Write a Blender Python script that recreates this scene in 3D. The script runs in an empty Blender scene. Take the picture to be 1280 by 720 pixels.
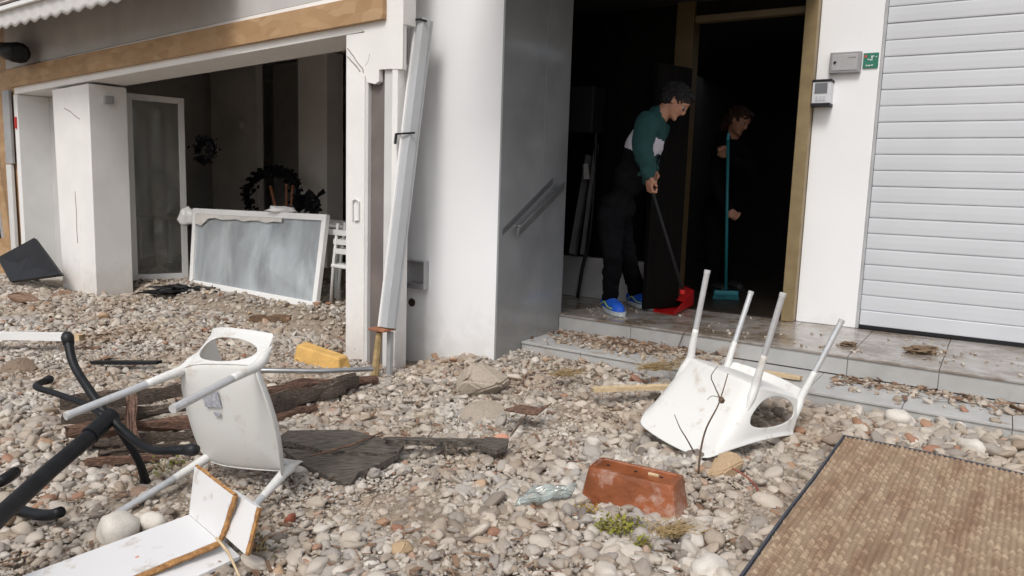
import bpy, bmesh, math, random
import numpy as np
from mathutils import Vector, Matrix, noise
random.seed(7); RNG = np.random.default_rng(11)
scene = bpy.context.scene
COL = scene.collection
# ------------------------------------------------------------------ camera
FPX = 950.0; CZ = 1.2
PITCH = math.atan(129.6/FPX); ROLL = math.atan(.0316)
CM = Matrix.Rotation(math.pi/2-PITCH, 4, 'X') @ Matrix.Rotation(ROLL, 4, 'Z')
cam = bpy.data.cameras.new('camera'); cam.sensor_width = 36; cam.lens = 36*FPX/1280
cam.clip_start = .05; cam.clip_end = 500
co = bpy.data.objects.new('camera', cam); COL.objects.link(co)
co.matrix_world = Matrix.Translation((0, 0, CZ)) @ CM
scene.camera = co
# ------------------------------------------------------------------ world and sun (overcast)
SUN_EL, SUN_AZ = 52, 200     # azimuth measured clockwise from +Y: light comes from behind the viewer, a little left
w = bpy.data.worlds.new('World'); scene.world = w; w.use_nodes = True
nt = w.node_tree; bg = nt.nodes['Background']
sky = nt.nodes.new('ShaderNodeTexSky'); sky.sky_type = 'NISHITA'; sky.sun_disc = False
sky.sun_elevation = math.radians(SUN_EL); sky.sun_rotation = math.radians(SUN_AZ); sky.dust_density = 4; sky.air_density = 1.0
hs = nt.nodes.new('ShaderNodeHueSaturation'); hs.inputs['Saturation'].default_value = .5
nt.links.new(sky.outputs[0], hs.inputs['Color']); nt.links.new(hs.outputs[0], bg.inputs[0]); bg.inputs[1].default_value = .135
sl = bpy.data.lights.new('sun', 'SUN'); sl.energy = 1.45; sl.angle = math.radians(18); sl.color = (1, .975, .94)
so = bpy.data.objects.new('sun', sl); COL.objects.link(so)
sd = Vector((math.sin(math.radians(SUN_AZ))*math.cos(math.radians(SUN_EL)), math.cos(math.radians(SUN_AZ))*math.cos(math.radians(SUN_EL)), math.sin(math.radians(SUN_EL))))
so.rotation_euler = sd.to_track_quat('Z', 'Y').to_euler(); so.location = (0, -3, 8)
scene.view_settings.view_transform = 'Standard'; scene.view_settings.look = 'None'
scene.view_settings.exposure = 0.10; scene.view_settings.gamma = 1
try: scene.view_settings.use_curve_mapping = False
except Exception: pass

# ------------------------------------------------------------------ measuring helpers: a photo point on a known plane gives a real position
C3 = Vector((0, 0, CZ)); R3 = CM.to_3x3()
def ray(px, py): return R3 @ Vector(((px-640)/FPX, -(py-360)/FPX, -1))
def atz(px, py, z): d = ray(px, py); return C3 + d*((z-CZ)/d.z)
def aty(px, py, y): d = ray(px, py); return C3 + d*(y/d.y)
class Frame:                                   # a facade: s along it, t into the building, z up
    def __init__(f, o, u): f.o = Vector(o); f.u = Vector(u).normalized(); f.w = Vector((-f.u.y, f.u.x, 0))
    def p(f, s, t, z): return f.o + f.u*s + f.w*t + Vector((0, 0, z))
    def l(f, p): d = Vector(p)-f.o; return d.dot(f.u), d.dot(f.w), d.z
    def hit(f, px, py, t):
        d = ray(px, py); k = ((f.o-C3).dot(f.w)+t)/d.dot(f.w); return f.l(C3+d*k)
FR = Frame((-.1, 4.66, 0), (.843, -.537, 0))    # entrance: column face plane
FL = Frame((-1.04, 4.93, 0), (.795, -.607, 0))  # shop front on the left
def sm(a, b, x):
    t = min(1, max(0, (x-a)/(b-a))); return t*t*(3-2*t)
def step_front(s): return .305-.042*s
def porch_front(s): return .80-.052*s
def gh(x, y):
    s, t, _ = FR.l((x, y, 0)); ls, lt, _ = FL.l((x, y, 0))
    h = .028*noise.noise(Vector((x*.9, y*.9, 3.1))) + .014*noise.noise(Vector((x*2.7, y*2.7, 9.1)))
    d = step_front(s)-t
    h += .115*sm(-.75, .05, s)*math.exp(-max(0, d)/.75)
    h += .05*math.exp(-((s+.12)**2/.05+(t+.12)**2/.12))
    if s < 0: h += .11*sm(.25, .55, lt)*sm(-.1, -.5, ls)*sm(-5.5, -4.4, ls)
    h += .03*math.exp(-((x+1.5)**2+(y-4.2)**2)/.5)
    return h
# ------------------------------------------------------------------ materials
def M(name, col, rough=.7, var=.12, scale=8, bump=.0, bscale=60, metal=0, spec=.5, stretch=None, col2=None, trans=0, ramp=None, dirt=None, detail=6, coat=0, splash=None):
    m = bpy.data.materials.new(name); m.use_nodes = True; t = m.node_tree; b = t.nodes['Principled BSDF']
    N = t.nodes.new; L = t.links.new
    tc = N('ShaderNodeTexCoord'); mp = N('ShaderNodeMapping'); L(tc.outputs['Object'], mp.inputs[0])
    if stretch: mp.inputs['Scale'].default_value = stretch
    n = N('ShaderNodeTexNoise'); n.inputs['Scale'].default_value = scale; n.inputs['Detail'].default_value = detail; L(mp.outputs[0], n.inputs[0])
    r = N('ShaderNodeValToRGB'); L(n.outputs['Fac'], r.inputs[0])
    c = np.array(col); lo = c*(1-var) if col2 is None else np.array(col2); hi = np.minimum(c*(1+var), 1) if col2 is None else c
    r.color_ramp.elements[0].position = .33; r.color_ramp.elements[0].color = (*lo, 1)
    r.color_ramp.elements[1].position = .67; r.color_ramp.elements[1].color = (*hi, 1)
    out = r.outputs[0]
    if dirt:                                    # stains and scuffs: (colour, coverage 0..1, scale)
        n2 = N('ShaderNodeTexNoise'); n2.inputs['Scale'].default_value = dirt[2]; n2.inputs['Detail'].default_value = 10; n2.inputs['Roughness'].default_value = .68; L(tc.outputs['Object'], n2.inputs[0])
        r2 = N('ShaderNodeValToRGB'); L(n2.outputs['Fac'], r2.inputs[0])
        p = .72-.35*dirt[1]; r2.color_ramp.elements[0].position = p; r2.color_ramp.elements[1].position = p+.12
        r2.color_ramp.elements[0].color = (0, 0, 0, 1); r2.color_ramp.elements[1].color = (.85, .85, .85, 1)
        mx = N('ShaderNodeMixRGB'); L(r2.outputs[0], mx.inputs[0]); L(out, mx.inputs[1]); mx.inputs[2].default_value = (*dirt[0], 1); out = mx.outputs[0]
    if splash:                                  # mud splashed up from the ground: (colour, height, strength)
        ge = N('ShaderNodeNewGeometry'); sx = N('ShaderNodeSeparateXYZ'); L(ge.outputs['Position'], sx.inputs[0])
        n4 = N('ShaderNodeTexNoise'); n4.inputs['Scale'].default_value = 7; n4.inputs['Detail'].default_value = 10; n4.inputs['Roughness'].default_value = .7; L(ge.outputs['Position'], n4.inputs[0])
        a1 = N('ShaderNodeMath'); a1.operation = 'MULTIPLY_ADD'; L(sx.outputs['Z'], a1.inputs[0]); a1.inputs[1].default_value = -1/splash[1]; L(n4.outputs['Fac'], a1.inputs[2])
        mr = N('ShaderNodeMapRange'); L(a1.outputs[0], mr.inputs[0]); mr.inputs['From Min'].default_value = -.05; mr.inputs['From Max'].default_value = .45; mr.inputs['To Min'].default_value = 0; mr.inputs['To Max'].default_value = splash[2]
        m4 = N('ShaderNodeMixRGB'); L(mr.outputs[0], m4.inputs[0]); L(out, m4.inputs[1]); m4.inputs[2].default_value = (*splash[0], 1); out = m4.outputs[0]
    L(out, b.inputs['Base Color'])
    b.inputs['Roughness'].default_value = rough; b.inputs['Metallic'].default_value = metal
    b.inputs['Specular IOR Level'].default_value = spec
    if coat: b.inputs['Coat Weight'].default_value = coat; b.inputs['Coat Roughness'].default_value = .08
    if trans: b.inputs['Transmission Weight'].default_value = trans
    if bump:
        n3 = N('ShaderNodeTexNoise'); n3.inputs['Scale'].default_value = bscale; n3.inputs['Detail'].default_value = 8; L(mp.outputs[0], n3.inputs[0])
        bp = N('ShaderNodeBump'); bp.inputs['Strength'].default_value = bump; bp.inputs['Distance'].default_value = .01; L(n3.outputs['Fac'], bp.inputs['Height']); L(bp.outputs[0], b.inputs['Normal'])
    return m
def stone_mat(name, attr_type):
    m = bpy.data.materials.new(name); m.use_nodes = True; t = m.node_tree; b = t.nodes['Principled BSDF']; N = t.nodes.new; L = t.links.new
    if attr_type == 'INSTANCER':
        a = N('ShaderNodeAttribute'); a.attribute_type = 'INSTANCER'; a.attribute_name = 'tint'; fac = a.outputs['Fac']
    else:
        a = N('ShaderNodeObjectInfo'); fac = a.outputs['Random']
    r = N('ShaderNodeValToRGB'); L(fac, r.inputs[0]); r.color_ramp.interpolation = 'LINEAR'
    st = [(0, (.20, .175, .155)), (.10, (.46, .42, .375)), (.24, (.36, .345, .33)), (.40, (.62, .59, .545)), (.55, (.47, .43, .375)), (.70, (.72, .70, .66)), (.82, (.36, .30, .24)), (.955, (.53, .49, .43)), (.98, (.46, .32, .24)), (.993, (.36, .19, .13)), (1, (.52, .38, .26))]
    e = r.color_ramp.elements
    while len(e) < len(st): e.new(.5)
    for i, (p, c) in enumerate(st): e[i].position = p; e[i].color = (*c, 1)
    tc = N('ShaderNodeTexCoord'); n = N('ShaderNodeTexNoise'); n.inputs['Detail'].default_value = 8
    n.inputs['Scale'].default_value = 1.6 if attr_type == 'INSTANCER' else 2.0; L(tc.outputs['Object' if attr_type != 'INSTANCER' else 'Object'], n.inputs[0])
    n.inputs['Scale'].default_value = 35
    r2 = N('ShaderNodeValToRGB'); L(n.outputs['Fac'], r2.inputs[0]); r2.color_ramp.elements[0].position = .3; r2.color_ramp.elements[1].position = .62
    r2.color_ramp.elements[0].color = (.66, .60, .53, 1); r2.color_ramp.elements[1].color = (1, 1, 1, 1)
    mx = N('ShaderNodeMixRGB'); mx.blend_type = 'MULTIPLY'; mx.inputs[0].default_value = 1; L(r.outputs[0], mx.inputs[1]); L(r2.outputs[0], mx.inputs[2])
    ge = N('ShaderNodeNewGeometry'); nw = N('ShaderNodeTexNoise'); nw.inputs['Scale'].default_value = 1.5; nw.inputs['Detail'].default_value = 5; L(ge.outputs['Position'], nw.inputs[0])
    rw = N('ShaderNodeValToRGB'); L(nw.outputs['Fac'], rw.inputs[0]); rw.color_ramp.elements[0].position = .38; rw.color_ramp.elements[1].position = .64; rw.color_ramp.elements[0].color = (1, 1, 1, 1); rw.color_ramp.elements[1].color = (.84, .76, .68, 1)
    m3 = N('ShaderNodeMixRGB'); m3.blend_type = 'MULTIPLY'; m3.inputs[0].default_value = 1; L(mx.outputs[0], m3.inputs[1]); L(rw.outputs[0], m3.inputs[2])
    L(m3.outputs[0], b.inputs['Base Color']); b.inputs['Roughness'].default_value = .62; b.inputs['Specular IOR Level'].default_value = .4
    bp = N('ShaderNodeBump'); bp.inputs['Strength'].default_value = .25; bp.inputs['Distance'].default_value = .004
    n3 = N('ShaderNodeTexNoise'); n3.inputs['Scale'].default_value = 160; L(tc.outputs['Object'], n3.inputs[0]); L(n3.outputs['Fac'], bp.inputs['Height']); L(bp.outputs[0], b.inputs['Normal'])
    return m
def osb_mat():
    m = bpy.data.materials.new('strand_board'); m.use_nodes = True; t = m.node_tree; b = t.nodes['Principled BSDF']; N = t.nodes.new; L = t.links.new
    tc = N('ShaderNodeTexCoord'); mp = N('ShaderNodeMapping'); mp.inputs['Scale'].default_value = (5, 5, 15); mp.inputs['Rotation'].default_value = (.3, .5, .2); L(tc.outputs['Object'], mp.inputs[0])
    v = N('ShaderNodeTexVoronoi'); v.inputs['Scale'].default_value = 1.3; L(mp.outputs[0], v.inputs[0])
    r = N('ShaderNodeValToRGB'); L(v.outputs['Color'], r.inputs[0])
    e = r.color_ramp.elements; e.new(.5); e[0].color = (.42, .255, .125, 1); e[0].position = .1; e[1].color = (.48, .30, .155, 1); e[2].color = (.54, .36, .20, 1); e[2].position = .9
    n = N('ShaderNodeTexNoise'); n.inputs['Scale'].default_value = 3; L(tc.outputs['Object'], n.inputs[0])
    mx = N('ShaderNodeMixRGB'); mx.blend_type = 'MULTIPLY'; mx.inputs[0].default_value = .3; L(r.outputs[0], mx.inputs[1]); L(n.outputs['Fac'], mx.inputs[2])
    L(mx.outputs[0], b.inputs['Base Color']); b.inputs['Roughness'].default_value = .7
    bp = N('ShaderNodeBump'); bp.inputs['Strength'].default_value = .3; bp.inputs['Distance'].default_value = .003; L(v.outputs['Distance'], bp.inputs['Height']); L(bp.outputs[0], b.inputs['Normal'])
    return m
def wood_mat(name, dark, light, sc=(1, 1, 1), rough=.8, bump=.6):
    m = M(name, light, rough, col2=dark, scale=14, stretch=sc, bump=bump, bscale=30); return m
def glass_mat(name, film, amount, rough=.25, seed=0, sc=2.2, lo=.25):
    m = bpy.data.materials.new(name); m.use_nodes = True; t = m.node_tree; b = t.nodes['Principled BSDF']; N = t.nodes.new; L = t.links.new
    tc = N('ShaderNodeTexCoord'); n = N('ShaderNodeTexNoise'); n.noise_dimensions = '4D'; n.inputs['W'].default_value = seed; n.inputs['Scale'].default_value = sc; n.inputs['Detail'].default_value = 8; n.inputs['Distortion'].default_value = .8
    mp = N('ShaderNodeMapping'); mp.inputs['Scale'].default_value = (2.0, 2.0, .8); L(tc.outputs['Object'], mp.inputs[0]); L(mp.outputs[0], n.inputs[0])
    r = N('ShaderNodeMapRange'); r.inputs['From Min'].default_value = .35; r.inputs['From Max'].default_value = .68; r.inputs['To Min'].default_value = lo*amount; r.inputs['To Max'].default_value = amount
    L(n.outputs['Fac'], r.inputs[0]); L(r.outputs[0], b.inputs['Alpha'])
    b.inputs['Base Color'].default_value = (*film, 1); b.inputs['Roughness'].default_value = .6
    tr = N('ShaderNodeBsdfTransparent'); tr.inputs[0].default_value = (.92, .95, .95, 1)
    gl = N('ShaderNodeBsdfGlossy'); gl.inputs['Roughness'].default_value = .03
    fr = N('ShaderNodeFresnel'); fr.inputs[0].default_value = 1.5
    add = N('ShaderNodeMixShader'); mix = N('ShaderNodeMixShader')
    L(r.outputs[0], mix.inputs[0]); L(tr.outputs[0], mix.inputs[1]); L(b.outputs[0], mix.inputs[2])
    for l in list(t.links):
        if l.to_socket == b.inputs['Alpha']: t.links.remove(l)
    L(fr.outputs[0], add.inputs[0]); L(mix.outputs[0], add.inputs[1]); L(gl.outputs[0], add.inputs[2])
    L(add.outputs[0], t.nodes['Material Output'].inputs[0]); return m
GRIME = (.33, .27, .2)
MT = dict(
 plaster=M('white_plaster', (.80, .79, .77), .75, .04, 3, .15, 25, dirt=((.52, .48, .43), .2, 4), splash=((.38, .31, .24), .6, .35)),
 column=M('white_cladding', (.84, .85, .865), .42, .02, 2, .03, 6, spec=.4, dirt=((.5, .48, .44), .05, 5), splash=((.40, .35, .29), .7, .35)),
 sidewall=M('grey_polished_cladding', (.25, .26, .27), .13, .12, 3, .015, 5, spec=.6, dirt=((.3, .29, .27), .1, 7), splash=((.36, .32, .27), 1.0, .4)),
 fascia=M('grey_render', (.50, .49, .48), .8, .06, 4, .1, 40),
 inner=M('dim_shop_wall', (.82, .79, .76), .85, .12, 2, dirt=((.12, .1, .09), .25, 3)),
 innerd=M('dark_shop_door', (.30, .29, .28), .7, .1, 3),
 innerw=M('pale_shop_pillar', (.80, .76, .72), .8, .06, 3),
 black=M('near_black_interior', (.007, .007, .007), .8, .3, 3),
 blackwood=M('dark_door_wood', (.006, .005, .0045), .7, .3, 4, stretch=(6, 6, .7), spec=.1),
 step=M('grey_step_tile', (.42, .42, .41), .5, .07, 9, .06, 40, dirt=((.30, .22, .15), .42, 5)),
 grout=M('grout', (.2, .19, .18), .9),
 slat=M('shutter_white_aluminium', (.58, .60, .63), .4, .03, 2, .02, 8, dirt=((.5, .46, .4), .03, 4)),
 seam=M('shutter_seam', (.42, .43, .45), .6),
 gold=M('gold_anodised_frame', (.30, .225, .12), .42, .12, 12, metal=.5),
 steel=M('grey_steel', (.42, .43, .44), .35, .1, 20, metal=.8),
 dsteel=M('dull_grey_paint', (.33, .335, .34), .5, .1, 10),
 alu=M('matt_white_tube', (.58, .59, .60), .35, .06, 40, metal=.35),
 white=M('white_moulded_plastic', (.70, .70, .675), .40, .02, 3, spec=.4, dirt=((.52, .47, .40), .48, 9)),
 frame=M('white_frame_paint', (.80, .80, .79), .4, .03, 6, dirt=((.45, .38, .3), .12, 7)),
 blackm=M('black_painted_metal', (.008, .009, .011), .48, .3, 20, .12, 50, spec=.3, dirt=((.06, .055, .05), .12, 30)),
 blackp=M('black_plastic', (.012, .012, .014), .5, .3, 10, spec=.35),
 chip=M('raw_chipboard_edge', (.50, .27, .10), .85, .1, 60, .6, 120, col2=(.25, .12, .045)),
 board=M('white_laminate', (.70, .70, .70), .42, .02, 4, dirt=((.46, .40, .33), .44, 11)),
 pale=M('pale_split_wood', (.55, .42, .26), .8, .15, 30, .3, 60),
 yellow=M('yellow_insulation_foam', (.62, .38, .12), .85, .12, 12, .5, 60, dirt=((.5, .25, .1), .1, 12)),
 orange=M('orange_rust', (.30, .12, .06), .8, .3, 25, .4, 50),
 red=M('red_plastic', (.52, .012, .012), .35, .1, 6),
 teal=M('turquoise_plastic', (.02, .20, .24), .4, .08, 6),
 blue=M('blue_shoe_mesh', (.015, .11, .62), .6, .15, 30, .3, 200),
 sole=M('pale_shoe_sole', (.55, .6, .62), .6, .1, 20),
 lime=M('lime_trim', (.5, .7, .12), .6),
 green=M('dark_green_knit', (.009, .055, .055), .85, .12, 20, .25, 120),
 stripe=M('pale_grey_knit', (.62, .60, .66), .85, .05, 20, .2, 120),
 knit=M('black_knit', (.007, .007, .008), .95, .2, 20, spec=.1),
 denim=M('dark_trousers', (.006, .0065, .008), .95, .2, 20, .2, 80, spec=.1),
 skin=M('skin', (.46, .23, .15), .5, .07, 25, .1, 150),
 lips=M('lips', (.42, .16, .12), .45), eye=M('eye_white', (.25, .22, .2), .4), iris=M('iris', (.03, .02, .015), .2),
 hair=M('black_hair', (.006, .005, .005), .7, .3, 60, .6, 150, stretch=(1, 1, .3)),
 redhair=M('auburn_hair', (.045, .018, .01), .55, .3, 60, .6, 150),
 signg=M('green_sign', (.02, .17, .115), .5), signw=M('sign_white', (.6, .66, .64), .5), signr=M('sign_red', (.6, .05, .04), .5),
 boxg=M('mailbox_grey', (.34, .34, .35), .4, .06, 30, metal=.4), boxl=M('mailbox_face', (.42, .42, .43), .42, .05, 60, metal=.3),
 screen=M('grey_screen', (.16, .165, .18), .25), dark=M('dark_plastic', (.018, .018, .02), .55, spec=.25),
 sticker=M('grey_sticker', (.52, .53, .57), .6, .3, 90, col2=(.30, .31, .36)),
 fabric=M('awning_cloth', (.62, .61, .60), .85, .06, 8, .15, 60), brown=M('brown_awning_top', (.16, .12, .10), .8),
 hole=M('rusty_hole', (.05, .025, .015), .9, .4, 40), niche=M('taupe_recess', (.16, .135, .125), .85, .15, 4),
 lstrip=M('light_grey_metal_strip', (.62, .62, .61), .5, .05, 5, dirt=((.4, .33, .26), .12, 9)),
 twig=M('dry_twig', (.13, .09, .06), .9, .3, 30), straw=M('straw', (.35, .25, .12), .9, .3, 30), leaf=M('yellow_green_leaf', (.24, .23, .03), .6, .35, 12),
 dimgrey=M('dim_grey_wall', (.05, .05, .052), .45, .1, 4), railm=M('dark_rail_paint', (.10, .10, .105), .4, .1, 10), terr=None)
MT['osb'] = osb_mat()
MT['timber'] = wood_mat('rotten_timber', (.04, .028, .022), (.23, .175, .135), (4, 4, 22), .9, 1.2)
MT['timber2'] = wood_mat('red_brown_timber', (.07, .038, .026), (.23, .13, .09), (3, 3, 12), .85, .8)
MT['greywood'] = wood_mat('weathered_grey_board', (.030, .025, .020), (.17, .145, .12), (1.5, 16, 5), .8, .7)
MT['terr'] = M('wet_terracotta', (.27, .084, .032), .36, .35, 7, .3, 60, dirt=((.46, .31, .25), .56, 9))
MT['glass'] = glass_mat('dusty_sky_painted_glass', (.64, .69, .72), .78, seed=1, lo=.55)  # film colour holds dust and a painted pale sky reflection
MT['glassd'] = glass_mat('dim_dirty_glass', (.42, .41, .38), .36, seed=5, lo=.3)
MT['plastic'] = glass_mat('clear_plastic_sheet', (.50, .58, .56), .55, seed=3, sc=14)
# ------------------------------------------------------------------ object helpers
def tag(o, label=None, cat=None, group=None, kind=None):
    if label: o['label'] = label
    if cat: o['category'] = cat
    if group: o['group'] = group
    if kind: o['kind'] = kind
    return o
def empty(name, loc, label, cat, group=None):
    o = bpy.data.objects.new(name, None); COL.objects.link(o); o.location = loc; o.empty_display_size = .1
    return tag(o, label, cat, group)
LOCS = {}
def wloc(o):
    return Vector(o.location) + (wloc(o.parent) if o.parent else Vector((0, 0, 0)))
def link(name, me, mat, parent=None, smooth=False, base=None):
    """me is in world coordinates; its origin moves to the base of the thing"""
    if parent is not None: org = wloc(parent)
    elif base is not None: org = Vector(base)
    else:
        n = len(me.vertices); a = np.zeros(n*3); me.vertices.foreach_get('co', a); a = a.reshape(-1, 3)
        org = Vector((float((a[:, 0].min()+a[:, 0].max())/2), float((a[:, 1].min()+a[:, 1].max())/2), float(a[:, 2].min())))
    me.transform(Matrix.Translation(-org))
    if mat is not None:
        for m in (mat if isinstance(mat, (list, tuple)) else [mat]): me.materials.append(m)
    if smooth: me.polygons.foreach_set('use_smooth', [True]*len(me.polygons))
    o = bpy.data.objects.new(name, me); COL.objects.link(o)
    if parent is not None: o.parent = parent
    else: o.location = org
    return o
def bev(o, wd=.003, seg=2):
    b = o.modifiers.new('bevel', 'BEVEL'); b.width = wd; b.segments = seg; b.limit_method = 'ANGLE'; b.angle_limit = .6; return o
class MB:
    def __init__(s): s.v = []; s.f = []
    def add(s, vs, fs): n = len(s.v); s.v += [tuple(v) for v in vs]; s.f += [tuple(i+n for i in f) for f in fs]; return s
    def hexa(s, p):     # 8 points: bottom 4 (ccw), top 4
        return s.add(p, [(3, 2, 1, 0), (4, 5, 6, 7), (0, 1, 5, 4), (1, 2, 6, 5), (2, 3, 7, 6), (3, 0, 4, 7)])
    def box(s, fr, s0, s1, t0, t1, z0, z1):
        return s.hexa([fr.p(s0, t0, z0), fr.p(s1, t0, z0), fr.p(s1, t1, z0), fr.p(s0, t1, z0), fr.p(s0, t0, z1), fr.p(s1, t0, z1), fr.p(s1, t1, z1), fr.p(s0, t1, z1)])
    def slab(s, quad, n, th):   # quad of points given a thickness against direction n
        n = Vector(n).normalized()*th; q = [Vector(p) for p in quad]
        return s.hexa([p-n for p in q]+q)
    def tube(s, pts, rad, seg=10, cap=True, flat=1.0):
        pts = [Vector(p) for p in pts]; k = len(pts)
        if not hasattr(rad, '__len__'): rad = [rad]*k
        base = len(s.v); up = None
        for i, p in enumerate(pts):
            d = (pts[min(i+1, k-1)]-pts[max(i-1, 0)]).normalized()
            if up is None: up = d.orthogonal().normalized()
            a = (up-d*up.dot(d)).normalized(); up = a; b = d.cross(a)
            for j in range(seg):
                th = 2*math.pi*j/seg; s.v.append(tuple(p+(a*math.cos(th)+b*math.sin(th)*flat)*rad[i]))
        for i in range(k-1):
            for j in range(seg):
                a0 = base+i*seg+j; a1 = base+i*seg+(j+1) % seg; s.f.append((a0, a1, a1+seg, a0+seg))
        if cap:
            s.f.append(tuple(base+j for j in range(seg))[::-1]); s.f.append(tuple(base+(k-1)*seg+j for j in range(seg)))
        return s
    def mesh(s, name='m'):
        me = bpy.data.meshes.new(name); me.from_pydata(s.v, [], s.f); me.update()
        bm = bmesh.new(); bm.from_mesh(me); bmesh.ops.recalc_face_normals(bm, faces=bm.faces); bm.to_mesh(me); bm.free(); return me
    def build(s, name, mat, parent=None, smooth=False, base=None, bevel=0):
        o = link(name, s.mesh(name), mat, parent, smooth, base)
        if bevel: bev(o, bevel)
        return o
def smoothpath(pts, n=6):
    pts = [Vector(p) for p in pts]; out = []
    P = [pts[0]*2-pts[1]]+pts+[pts[-1]*2-pts[-2]]
    for i in range(1, len(P)-2):
        for k in range(n):
            t = k/n; a, b, c, d = P[i-1], P[i], P[i+1], P[i+2]
            out.append(.5*((2*b)+(c-a)*t+(2*a-5*b+4*c-d)*t*t+(3*b-a-3*c+d)*t**3))
    out.append(pts[-1]); return out
def auto_smooth(o, ang=.7):
    me = o.data; me.polygons.foreach_set('use_smooth', [True]*len(me.polygons))
    try: me.set_sharp_from_angle(angle=ang)
    except Exception: pass
    return o
def structure(o, name=None): o['kind'] = 'structure'; return o

# ================================================================== GROUND
def build_ground():
    xs = np.concatenate([np.linspace(-60, -9, 12)[:-1], np.arange(-9, 6, .06), np.linspace(6, 60, 12)])
    ys = np.concatenate([np.linspace(-60, .5, 12)[:-1], np.arange(.5, 12, .06), np.linspace(12, 60, 10)])
    nx, ny = len(xs), len(ys); v = []
    for y in ys:
        for x in xs:
            v.append((x, y, gh(x, y)-.003+.006*noise.noise(Vector((x*14, y*14, 0)))+.021*noise.noise(Vector((x*2.1, y*2.1, 5)))))
    f = [(j*nx+i, j*nx+i+1, (j+1)*nx+i+1, (j+1)*nx+i) for j in range(ny-1) for i in range(nx-1)]
    me = bpy.data.meshes.new('ground'); me.from_pydata(v, [], f)
    m = M('gritty_sand', (.36, .30, .235), .9, .3, 30, .9, 120, col2=(.20, .155, .115), dirt=((.46, .41, .35), .45, 60), detail=10)
    o = link('ground', me, m, smooth=True, base=(0, 0, 0)); structure(o)
build_ground()
def ground_free(x, y):
    s, t, _ = FR.l((x, y, 0)); ls, lt, _ = FL.l((x, y, 0))
    if s >= -.005 and t > step_front(s)-.01: return False
    if -.76 < s < 0.0 and t > -.0: return False
    if s < 0:
        if lt > .32 and ls < .46 and RNG.uniform() < .8: return False
        if lt > 0 and ls < .46:
            if lt < .4: 
                if not (-3.66 < ls < -.06): return False
            elif lt > 2.2 or ls > .05 or ls < -6.5: return False
    return True
# ---- stones
def rock_mesh(seed, sub=3):
    bm = bmesh.new(); bmesh.ops.create_icosphere(bm, subdivisions=sub, radius=1)
    for v in bm.verts:
        d = v.co.normalized(); n = noise.noise(d*.9+Vector((seed*7.3, 1, 2)))*.42+noise.noise(d*2.3+Vector((seed*3.1, 5, 2)))*.13+noise.noise(d*6+Vector((seed, 5, 9)))*.025
        v.co = d*(1+n)
    me = bpy.data.meshes.new('stone'); bm.to_mesh(me); bm.free(); me.polygons.foreach_set('use_smooth', [True]*len(me.polygons)); return me
MS_I = stone_mat('loose_pebble', 'INSTANCER'); MS_O = stone_mat('rounded_stone', 'OBJECT')
MAT_C = [Vector((1.507, 3.289, 0)), Vector((.54, -.40, 0)).normalized(), Vector((-.895, -1.313, 0)).normalized()]
def in_view(x, y, mar=.35): return y > 1.5 and abs(x) < y*.70+mar
def region_samples(n, ymin, ymax):
    out = []
    while len(out) < n:
        y = math.sqrt(RNG.uniform(ymin**2, ymax**2)); x = RNG.uniform(-.82*y-.2, .82*y+.2)
        if x < -7.5: continue
        if ground_free(x, y): out.append((x, y))
    return out
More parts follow.
